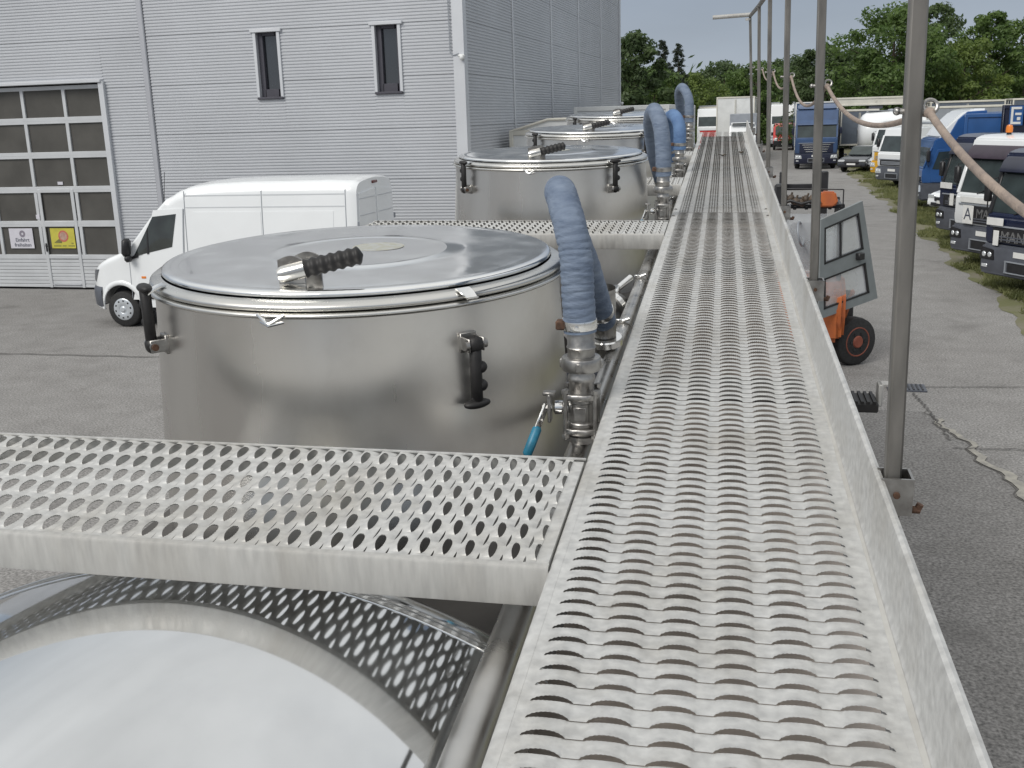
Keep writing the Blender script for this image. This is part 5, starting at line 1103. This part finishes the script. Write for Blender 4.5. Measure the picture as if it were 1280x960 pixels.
# box trailers
def trailer(name, label, corner, deg, W, L, z0_, z1_, mt_, fr, ridge=0.0, frame=True, group=None, posts=0):
    th = R_(deg); ax = Vector((math.cos(th), math.sin(th), 0)); base = Vector((corner[0], corner[1], 0)) + ax * (W / 2); X = W / 2
    t = thing(name, label, 'trailer', base, WF, th, group)
    m_ = MB(); 
    if ridge: m_.bprism([(-X, z0_), (X, z0_), (X, z1_), (X * .25, z1_ + ridge), (-X * .25, z1_ + ridge), (-X, z1_)], 1, 0, L, 0.02, 1)
    else: m_.box((0, L / 2, (z0_ + z1_) / 2), (W, L, z1_ - z0_), ch=0.03)
    b = part('box_body', m_, mt_, t)
    if ridge:
        for k in range(int(L / .8) + 1):
            y = min(L, k * .8) + (0.0 if k else -0.02); m_ = MB()
            m_.tube([(-X - .01, y, z1_ - .02), (-X * .25, y, z1_ + ridge + .01), (X * .25, y, z1_ + ridge + .01), (X + .01, y, z1_ - .02)], 0.035, 6); part('roof_bow', m_, fr, b)
    m_ = MB()
    for xx in (-X, X):
        for yy in (0, L): m_.box((xx, yy, (z0_ + z1_) / 2), (0.09, 0.09, z1_ - z0_ + .02), ch=0.012)
    part('corner_post', m_, fr, b, kind='stuff')
    for yy in (-.005, L + .005):
        for zz in (z0_ + .05, z1_ - .05): m_ = MB(); m_.box((0, yy, zz), (W, 0.07, 0.12), ch=0.012); part('end_rail', m_, fr, b)
    for xx in (-X - .005, X + .005):
        for zz in (z0_ + .05, z1_ - .05): m_ = MB(); m_.box((xx, L / 2, zz), (0.05, L - .1, 0.12), ch=0.012); part('side_rail', m_, fr, b)
        for k in range(posts): m_ = MB(); m_.box((xx, L * (k + 1) / (posts + 1), (z0_ + z1_) / 2), (0.04, 0.10, z1_ - z0_ - .26), ch=0.01); part('side_post', m_, fr, b)
    for s_ in (-1, 1):
        m_ = MB(); m_.cyl((s_ * .04, -0.03, z0_ + .2), (s_ * .04, -0.03, z1_ - .2), 0.018, n=8); part('lock_rod', m_, fr, b)
        for y in (L * .62, L * .8): add_wheel(t, (s_ * (X - .18), y, 0.5), 0.5, 0.3, 0, s_, GREYP, 10)
    m_ = MB(); m_.box((0, L / 2, z0_ - .14), (0.9, L * .95, 0.24), ch=0.02); part('chassis', m_, BUMPER, t)
    m_ = MB(); m_.box((0, 1.2, (z0_ - .2) / 2), (0.7, 0.14, z0_ - .2), ch=0.01); part('landing_leg', m_, GREYP, t)
    return t
trailer('box_trailer', 'pale box trailer with a ridged tarp roof, between the lidded tanks and the hall', (-6.05, 24.2), 0, 2.35, 3.0, 1.2, 3.42, WHITED, CREAM, ridge=0.22)
trailer('box_trailer', 'white box trailer standing behind the tarp roofed one', (-5.30, 28.4), 0, 2.45, 9.0, 1.2, 3.92, WHITEP, WHITED)
trailer('box_trailer', 'tall white box trailer behind the white truck with the red front', (-4.75, 86.0), 0, 2.85, 8.0, 1.2, 4.70, WHITED, CREAM)
trailer('box_trailer', 'bright blue box trailer above the white fronted truck', (6.05, 38.2), -8, 3.2, 6.0, 1.2, 3.36, BLUE, BLUE)
dk = trailer('box_trailer', 'dark navy box trailer with a white emblem, cut by the picture edge', (6.95, 37.0), -50, 2.6, 6.0, 1.2, 3.62, DKNAVY, DKNAVY)
m_ = MB(); EM = [(-0.26, 0.0, 0.07, 0.62), (-0.02, 0.29, 0.30, 0.07), (0.16, 0.06, 0.15, 0.22)]
for (cx, cz, sx, sz) in ((-0.18, 0, 0.10, 0.66), (0.05, 0.285, 0.38, 0.09), (0.10, 0.06, 0.28, 0.09), (0.13, -0.12, 0.15, 0.12), (0.0, -0.285, 0.46, 0.09)): m_.box((-0.78 + cx * .8, -0.065 - 0.001 * abs(cx), 3.30 + cz * .8), (sx * .8, 0.02, sz * .8), ch=0.004)
eb = part('emblem', m_, PLATE, dk)
m_ = MB(); m_.box((-0.78, -0.052, 3.30), (0.50, 0.015, 0.60)); part('emblem_field', m_, BLUE, dk)
GT = 'long trailers parked in the far row'
SLT = mat('slate_tarp', (0.10, 0.12, 0.15), 0.6, var=0.1)
trailer('curtain_trailer', 'cream topped trailer behind the slate blue truck, far row', (3.5, 76.0), 0, 5.6, 2.5, 3.75, 4.28, CREAM, CREAM, group=GT)
trailer('curtain_trailer', 'grey curtain trailer with a pale top rail under the big tree, far row', (9.9, 77.0), 0, 4.6, 2.5, 1.2, 3.86, SLT, CREAM, group=GT, posts=2)
trailer('curtain_trailer', 'lower grey trailer with a pale stripe, in front of the far row', (8.9, 69.0), 0, 4.4, 2.5, 1.2, 3.55, GREYP, CREAM, group=GT, posts=2)
trailer('curtain_trailer', 'dark sided trailer at the right end of the far row', (15.2, 78.0), 0, 8.0, 2.5, 1.2, 3.9, SLT, CREAM, group=GT, posts=2)
trailer('curtain_trailer', 'dark tarp trailer between slate blue truck and silo trailer', (4.0, 73.8), 0, 2.3, 2.2, 1.2, 3.5, SLT, CREAM, group=GT)

# white silo trailer with a rounded end
SBs = (4.9, 70.5, 0); th = R_(0); t = thing('silo_trailer', 'white silo trailer with a rounded end, behind the black and silver cars', 'trailer', SBs, WF, th)
m_ = MB(); rows = []
for x, r, zc in ((0.0, 0.25, 2.02), (0.04, 0.62, 2.02), (0.12, 0.92, 2.02), (0.28, 1.14, 2.02), (0.5, 1.24, 2.05), (1.6, 1.24, 2.12), (3.2, 1.15, 2.22), (4.4, 1.12, 2.26), (7.0, 1.12, 2.26), (8.4, 1.12, 2.26), (8.6, 0.9, 2.26), (8.66, 0.4, 2.26)):
    rows.append([(x, 1.25 + r * math.cos(a), zc + r * math.sin(a)) for a in np.linspace(0, 2 * math.pi, 33)])
m_.grid(rows); sb = part('silo', m_, WHITEP, t, smooth=60)
m_ = MB(); m_.tube([(0.5, 1.25, 3.36), (8.3, 1.25, 3.46)], 0.04, 6); m_.box((4.4, 1.25, 3.40), (7.6, 0.5, 0.04)); part('roof_walk', m_, GREYP, sb)
for x in (2.0, 4.0, 6.0): m_ = MB(); m_.lathe([(0.26, 0.0), (0.26, 0.12), (0.18, 0.18), (0.0, 0.2)], (x, 1.25, 3.30), 18); part('fill_lid', m_, GREYP, sb)
m_ = MB(); m_.box((4.6, 1.25, 0.82), (8.0, 0.9, 0.24), ch=0.02); part('chassis', m_, BUMPER, t)
for x in (2.4, 6.4):
    m_ = MB(); m_.box((x, 1.25, 1.1), (0.3, 1.0, 0.7), ch=0.02); part('saddle', m_, BUMPER, t)
for x in (5.2, 6.6, 8.0):
    for s_ in (-1, 1): add_wheel(t, (x, 1.25 + s_ * 1.05, 0.5), 0.5, 0.3, 1, s_, GREYP, 10)
m_ = MB(); m_.box((0.9, 1.25, 0.45), (0.14, 1.2, 0.9), ch=0.01); part('landing_leg', m_, GREYP, t)

# ------------------------------------------------------------------ forklift, right beside the tanker
FB = (0.45, 16.6, 0); t = thing('forklift', 'orange forklift truck with its glazed grey cab door swung open', 'forklift', FB)
def m0(): return MB(FB)
m_ = m0(); m_.bprism([(15.55, 0.45), (15.35, 0.8), (15.40, 1.15), (15.9, 1.35), (16.9, 1.25), (17.2, 0.9), (17.2, 0.45)], 0, -0.15, 1.02, 0.06, 2); part('chassis', m_, ORANGE, t)
m_ = m0(); m_.bprism([(15.4, 0.42), (15.35, 1.0), (15.6, 1.2), (15.9, 1.2), (15.9, 0.42)], 0, -0.12, 0.98, 0.08, 3); part('counterweight', m_, ORANGE, t)
m_ = m0(); m_.box((1.035, 15.97, 0.70), (0.06, 0.14, 0.86), Matrix.Rotation(R_(16), 3, 'Y'), 0.02); part('axle_arm', m_, ORANGE, t)
for (x, y, r) in ((1.17, 15.92, 0.36), (-0.30, 15.92, 0.36), (1.14, 17.6, 0.42), (-0.27, 17.6, 0.42)):
    s_ = 1 if x > .4 else -1; ax = Matrix.Rotation(R_(-52 if y < 16 else 0), 3, 'Z') @ Vector((1, 0, 0)); c_ = Vector((x, y, r)); h_ = 0.12
    m_ = m0(); m_.tube([c_ - ax * h_, c_ - ax * h_ * .82, c_ - ax * h_ * .4, c_ + ax * h_ * .4, c_ + ax * h_ * .82, c_ + ax * h_], [r * .88, r * .97, r, r, r * .97, r * .88], 32); w_ = part('wheel', m_, TYRE, t)
    o = c_ + ax * (s_ * h_); R3 = (ax * s_).to_track_quat('Z', 'Y').to_matrix()
    m_ = m0(); m_.lathe([(0.0, 0.02), (r * .22, 0.02), (r * .26, 0.0), (r * .50, -0.02), (r * .58, 0.006), (r * .62, 0.0)], o, 24, R3); part('rim', m_, mat('rim_red', (0.22, 0.06, 0.035), 0.6, var=0.2, vs=6), w_)
    for k in range(6):
        a = k * math.pi / 3; m_ = m0(); m_.cyl(o + R3 @ Vector((r * .36 * math.cos(a), r * .36 * math.sin(a), -0.01)), o + R3 @ Vector((r * .36 * math.cos(a), r * .36 * math.sin(a), 0.012)), 0.022, n=6); part('wheel_nut', m_, BLACK, w_)
# overhead guard, mast, seat, wheel
for (x, y) in ((-0.08, 15.75), (0.92, 15.75), (-0.08, 17.05), (0.92, 17.05)):
    m_ = m0(); m_.tube([(x, y, 1.15), (x + (0.0), y + (0.06 if y < 16 else 0.0), 2.32)], 0.035, 8); part('guard_post', m_, BLACK, t)
for k in range(7): m_ = m0(); m_.box((-0.06 + k * 0.163, 16.40, 2.34), (0.05, 1.35, 0.05), ch=0.008); part('guard_bar', m_, BLACK, t)
for y in (15.78, 17.07): m_ = m0(); m_.box((0.42, y, 2.36), (1.08, 0.07, 0.06), ch=0.01); part('guard_rail', m_, BLACK, t)
for x in (0.10, 0.74): m_ = m0(); m_.box((x, 17.65, 1.65), (0.12, 0.16, 2.2), ch=0.015); part('mast_rail', m_, BLACK, t)
m_ = m0(); m_.box((0.05, 15.70, 2.44), (0.16, 0.2, 0.5), ch=0.03); part('air_cleaner', m_, BLACK, t)
m_ = m0(); m_.box((0.42, 17.72, 2.50), (0.75, 0.06, 0.10), ch=0.01); part('mast_head', m_, BLACK, t)
GBR = mat('greasy_brown', (0.07, 0.05, 0.035), 0.6, var=0.4, vs=12)
for k in range(7):
    m_ = m0(); q = Vector((0.12 + 0.075 * k, 15.66 + 0.03 * math.sin(k * 2.1), 2.45 + 0.03 * math.sin(k * 1.7))); m_.ell(q, (0.05, 0.06, 0.07 + 0.02 * math.sin(k * 3.1)), 10, 6, Matrix.Rotation(k * .7, 3, 'Y')); m_.cyl(q, q + Vector((0.03, 0, 0.09)), 0.014, n=8); part('valve_block', m_, GBR, t, smooth=60)
m_ = m0(); m_.tube([(0.08, 15.62, 2.42), (0.2, 15.58, 2.46), (0.35, 15.6, 2.41), (0.5, 15.58, 2.45), (0.62, 15.6, 2.42)], 0.022, 8); part('hydraulic_hose', m_, BLACK, t, smooth=60)
m_ = m0(); m_.bprism([(0.60, 2.36), (0.58, 2.52), (0.64, 2.58), (0.82, 2.57), (0.86, 2.42), (0.80, 2.36)], 1, 15.62, 15.82, 0.02, 2); part('work_lamp_housing', m_, ORANGE, t)
for (a, b) in (((0.10, 15.7, 2.62), (0.93, 15.7, 2.60)), ((0.93, 15.7, 2.60), (0.93, 15.7, 2.36))): m_ = m0(); m_.tube([a, b], 0.010, 6); part('aerial_frame', m_, BLACK, t)
m_ = m0(); m_.box((0.45, 16.35, 1.45), (0.50, 0.48, 0.14), ch=0.05); m_.box((0.45, 16.12, 1.78), (0.48, 0.12, 0.62), Matrix.Rotation(R_(-8), 3, 'X'), 0.05); part('seat', m_, BLACK, t)
m_ = m0(); m_.lathe([(0.17 + 0.016 * math.cos(k * math.pi / 4), 0.016 * math.sin(k * math.pi / 4)) for k in range(9)], (0.36, 15.62, 1.98), 26, Matrix.Rotation(R_(80), 3, 'Y') @ Matrix.Rotation(R_(12), 3, 'X')); part('spare_ring', m_, GREYP, t, smooth=60)
m_ = m0(); m_.prism([(-0.02, 1.22), (0.88, 1.22), (0.86, 2.26), (0.0, 2.26)], 1, 15.70, 15.708); part('rear_pane', m_, PANE, t)
# swung door: outline in its own plane, hinge on the left, leaning back
D0 = Vector((0.645, 15.15, 0.0)); dv = Vector((0.72, 0.69, 0)).normalized(); nv_ = Vector((dv.y, -dv.x, 0))
DL_ = [(-0.02, 0.82), (1.16, 1.0), (0.735, 2.44), (-0.06, 2.235)]
def dp(a, z, d=0.0): p = D0 + dv * a + nv_ * d; return Vector((p.x, p.y, z))
def dpoly(mb, poly, d0, d1):
    n = len(poly); mb.add([dp(a, z, d0) for a, z in poly] + [dp(a, z, d1) for a, z in poly], [tuple(range(n)), tuple(range(n, 2 * n))[::-1]] + [(i, (i + 1) % n, (i + 1) % n + n, i + n) for i in range(n)])
def lerp2(a, b, f): return (a[0] + (b[0] - a[0]) * f, a[1] + (b[1] - a[1]) * f)
A_, B_, C_, E_ = DL_
def bil(u, v): return lerp2(lerp2(A_, B_, u), lerp2(E_, C_, u), v)
door = None
def dpart(name, uv, mt_, d0=-0.02, d1=0.02, parent=None):
    m_ = m0(); dpoly(m_, [bil(*q) for q in uv], d0, d1); return part(name, m_, mt_, parent or t, smooth=20)
door = dpart('cab_door', [(0, 0), (1, 0), (1, 0.085), (0, 0.085)], DOORG)
for uv in ([(0, 0.085), (0.09, 0.085), (0.09, 1), (0, 1)], [(0.865, 0.085), (1, 0.085), (1, 1), (0.865, 1)], [(0.09, 0.905), (0.865, 0.905), (0.865, 1), (0.09, 1)], [(0.09, 0.40), (0.865, 0.40), (0.865, 0.54), (0.09, 0.54)]): dpart('frame', uv, DOORG, -0.02, 0.02, door)
for (v0, v1) in ((0.085, 0.40), (0.54, 0.905)):
    dpart('pane', [(0.08, v0), (0.875, v0), (0.875, v1), (0.08, v1)], PANE, -0.004, 0.004, door)
    for uv in ([(0.08, v0), (0.875, v0), (0.875, v0 + .018), (0.08, v0 + .018)], [(0.08, v1 - .018), (0.875, v1 - .018), (0.875, v1), (0.08, v1)], [(0.845, v0), (0.875, v0), (0.875, v1), (0.845, v1)], [(0.08, v0), (0.11, v0), (0.11, v1), (0.08, v1)]): dpart('seal', uv, BLACK, -0.024, 0.024, door)
dpart('slider', [(0.40, 0.54), (0.425, 0.54), (0.47, 0.905), (0.445, 0.905)], BLACK, -0.022, 0.022, door)
m_ = m0(); p = bil(0.76, 0.49); q = dp(p[0], p[1], 0.04); m_.box(q, (0.12, 0.10, 0.10), Matrix.Rotation(math.atan2(dv.y, dv.x), 3, 'Z'), 0.012); part('door_lock', m_, BLACK, door)

# ------------------------------------------------------------------ trees
def tree(name, label, x, y, h, rad, mt_, z_low=1.0, n=6000, leaf=0.26, con=False, group='trees beyond the yard', seed=0, lean=0.0):
    rg = np.random.default_rng(seed + 11); B = (x, y, 0)
    t = thing(name, label, 'tree', B, WF, 0, group)
    m_ = MB(); tr = 0.025 * h + 0.05; pts = [(lean * k / 6, 0.1 * math.sin(k * 1.3 + seed), h * 0.86 * k / 6) for k in range(7)]
    m_.tube(pts, [tr * (1 - 0.86 * k / 6) for k in range(7)], 9); trunk = part('trunk', m_, BARK, t, smooth=60)
    n = int(n * 1.45); leaf *= 1.05
    cl = []
    nb = 54 if not con else 60
    for k in range(nb):
        f = (k + rg.uniform(0, 1)) / nb; z = z_low + (h - z_low) * f
        if con: R = rad * (1 - f) ** 0.8 + 0.12
        else: R = rad * (max(0.02, 1 - (abs(f - 0.42) / 0.60) ** 2.4)) ** 0.62
        a = k * 2.399 + rg.uniform(-.5, .5); rr = R * rg.uniform(0.35, 1.0); c = np.array([math.cos(a) * rr + lean * f, math.sin(a) * rr, z]); s_ = (0.24 if not con else 0.16) * rad * rg.uniform(0.7, 1.35) * (0.75 + 0.5 * (1 - f))
        cl.append((c, s_))
    m_ = MB()
    for c, s_ in cl[::2]:
        z0_ = max(0.3, c[2] - 0.45 * math.hypot(c[0], c[1]) - .3); f = min(1, z0_ / (h * .86)); m_.tube([(lean * f, 0, z0_), (c[0] * .5 + lean * f * .5, c[1] * .5, (z0_ + c[2]) / 2 + .1), tuple(c)], [tr * .35 * (1 - f) + .02, tr * .2 * (1 - f) + .015, .01], 5)
    part('limb', m_, BARK, t, kind='stuff', smooth=60)
    V = []; F = []; per = n // len(cl)
    for c, s_ in cl:
        d = rg.normal(size=(per, 3)); d /= np.linalg.norm(d, axis=1)[:, None]; r = s_ * rg.uniform(0.25, 1.12, per) ** 0.6
        P = c + d * r[:, None] * np.array([1.15, 1.15, 0.72]); P[:, 2] = np.maximum(P[:, 2], 0.25)
        nr = d * 0.7 + rg.normal(size=(per, 3)) * 0.55 + np.array([0, 0, 0.45]); nr /= np.linalg.norm(nr, axis=1)[:, None]
        u = np.cross(nr, rg.normal(size=(per, 3))); u /= np.linalg.norm(u, axis=1)[:, None]; v = np.cross(nr, u); L_ = leaf * rg.uniform(0.55, 1.25, per)
        for i in range(per):
            b = len(V); a_ = u[i] * L_[i]; b_ = v[i] * L_[i] * (0.5 if not con else 0.22)
            V += [tuple(P[i] - a_ * .5), tuple(P[i] + b_ * .5 + a_ * .05), tuple(P[i] + a_ * .6), tuple(P[i] - b_ * .5 + a_ * .05)]; F.append((b, b + 1, b + 2, b + 3))
    m_ = MB(); m_.v = V; m_.f = F; m_.mi = [0] * len(F); part('crown', m_, mt_, t, smooth=0, fix=False, kind='stuff')
    return t
tree('broadleaf_tree', 'tall dark green tree right beside the far corner of the hall', -8.6, 66, 8.2, 2.4, LEAF_DARK, 0.6, 7000, 0.30, seed=1)
tree('broadleaf_tree', 'mid green bushy tree behind the farthest lidded tank', -8.1, 72, 6.6, 2.2, LEAF_MID, 0.4, 6000, 0.3, seed=2)
tree('conifer_tree', 'thin dark conifer, left one of the pair above the far tank', -10.1, 96, 9.8, 1.5, LEAF_CON, 3.0, 3200, 0.30, True, seed=3)
tree('conifer_tree', 'thin sparse conifer, right one of the pair above the far tank', -8.9, 98, 9.5, 1.4, LEAF_CON, 3.0, 2400, 0.30, True, seed=4)
tree('broadleaf_tree', 'yellowish green tree behind the hose loops', -9.5, 82, 6.8, 2.4, LEAF_LIGHT, 0.3, 6500, 0.3, seed=5)
tree('broadleaf_tree', 'yellow green low tree left of the white truck with the red front', -8.6, 112, 7.2, 3.8, LEAF_LIGHT, 0.3, 6000, 0.32, seed=6)
tree('broadleaf_tree', 'dark round tree above the white and red truck', -6.0, 122, 8.6, 4.6, LEAF_DARK, 0.5, 6000, 0.4, seed=7)
tree('broadleaf_tree', 'mid green round tree above the tall white trailer', -2.4, 118, 8.2, 4.3, LEAF_MID, 0.5, 6500, 0.4, seed=8)
tree('broadleaf_tree', 'dull green tree between the far guard rail posts', 1.6, 125, 9.0, 4.5, LEAF_DARK, 0.5, 6000, 0.4, seed=9)
tree('broadleaf_tree', 'dark tree rising behind the slate blue truck', 3.7, 100, 8.8, 3.5, LEAF_DARK, 0.5, 7000, 0.34, seed=10)
tree('broadleaf_tree', 'dark green tree between slate blue truck and the big spreading tree', 6.3, 104, 8.6, 3.6, LEAF_DARK, 0.5, 6500, 0.34, seed=12)
tree('broadleaf_tree', 'big spreading green tree hanging over the trailers, behind the nearest post', 8.0, 84, 10.4, 4.3, LEAF_MID, 2.3, 11000, 0.32, seed=13)
tree('broadleaf_tree', 'slim pointed green tree right of the nearest post', 10.6, 90, 9.4, 2.2, LEAF_MID, 1.0, 6000, 0.3, seed=14)
tree('broadleaf_tree', 'dark tall tree with an open top, behind the right hand trees', 13.4, 104, 12.2, 3.0, LEAF_DARK, 3.0, 5000, 0.36, seed=15)
tree('broadleaf_tree', 'pale stemmed open crowned tree near the right picture edge', 15.9, 92, 10.3, 2.7, LEAF_MID, 2.5, 6500, 0.32, seed=16)
tree('broadleaf_tree', 'low bright green tree in front of the tall right hand trees', 13.2, 86, 8.0, 3.2, LEAF_LIGHT, 0.5, 6500, 0.3, seed=17)
tree('broadleaf_tree', 'dense green tree at the right picture edge', 18.9, 94, 10.0, 3.4, LEAF_MID, 0.6, 7000, 0.32, seed=18)
# far wood closing the view
rg = np.random.default_rng(5); V = []; F = []
for k in range(300):
    x = rg.uniform(-60, 75); y = 150 + rg.uniform(-10, 18); h = rg.uniform(5.5, 9.3); s_ = rg.uniform(1.6, 3.0)
    for j in range(3):
        c = np.array([x + rg.normal() * 1.2, y + rg.normal() * 1.2, h * (0.25 + 0.29 * j)])
        P = c + rg.normal(size=(48, 3)) * s_ * np.array([0.6, 0.6, 0.42]); P[:, 2] = np.maximum(P[:, 2], .2)
        A = rg.normal(size=(48, 3)) * 0.40; Bq = rg.normal(size=(48, 3)) * 0.28
        for i in range(48): b = len(V); V += [tuple(P[i] - A[i]), tuple(P[i] + Bq[i]), tuple(P[i] + A[i]), tuple(P[i] - Bq[i])]; F.append((b, b + 1, b + 2, b + 3))
m_ = MB(); m_.v = V; m_.f = F; m_.mi = [0] * len(F); link('woods', m_.mesh('woods', LEAF_DARK, 0, fix=False), kind='stuff')
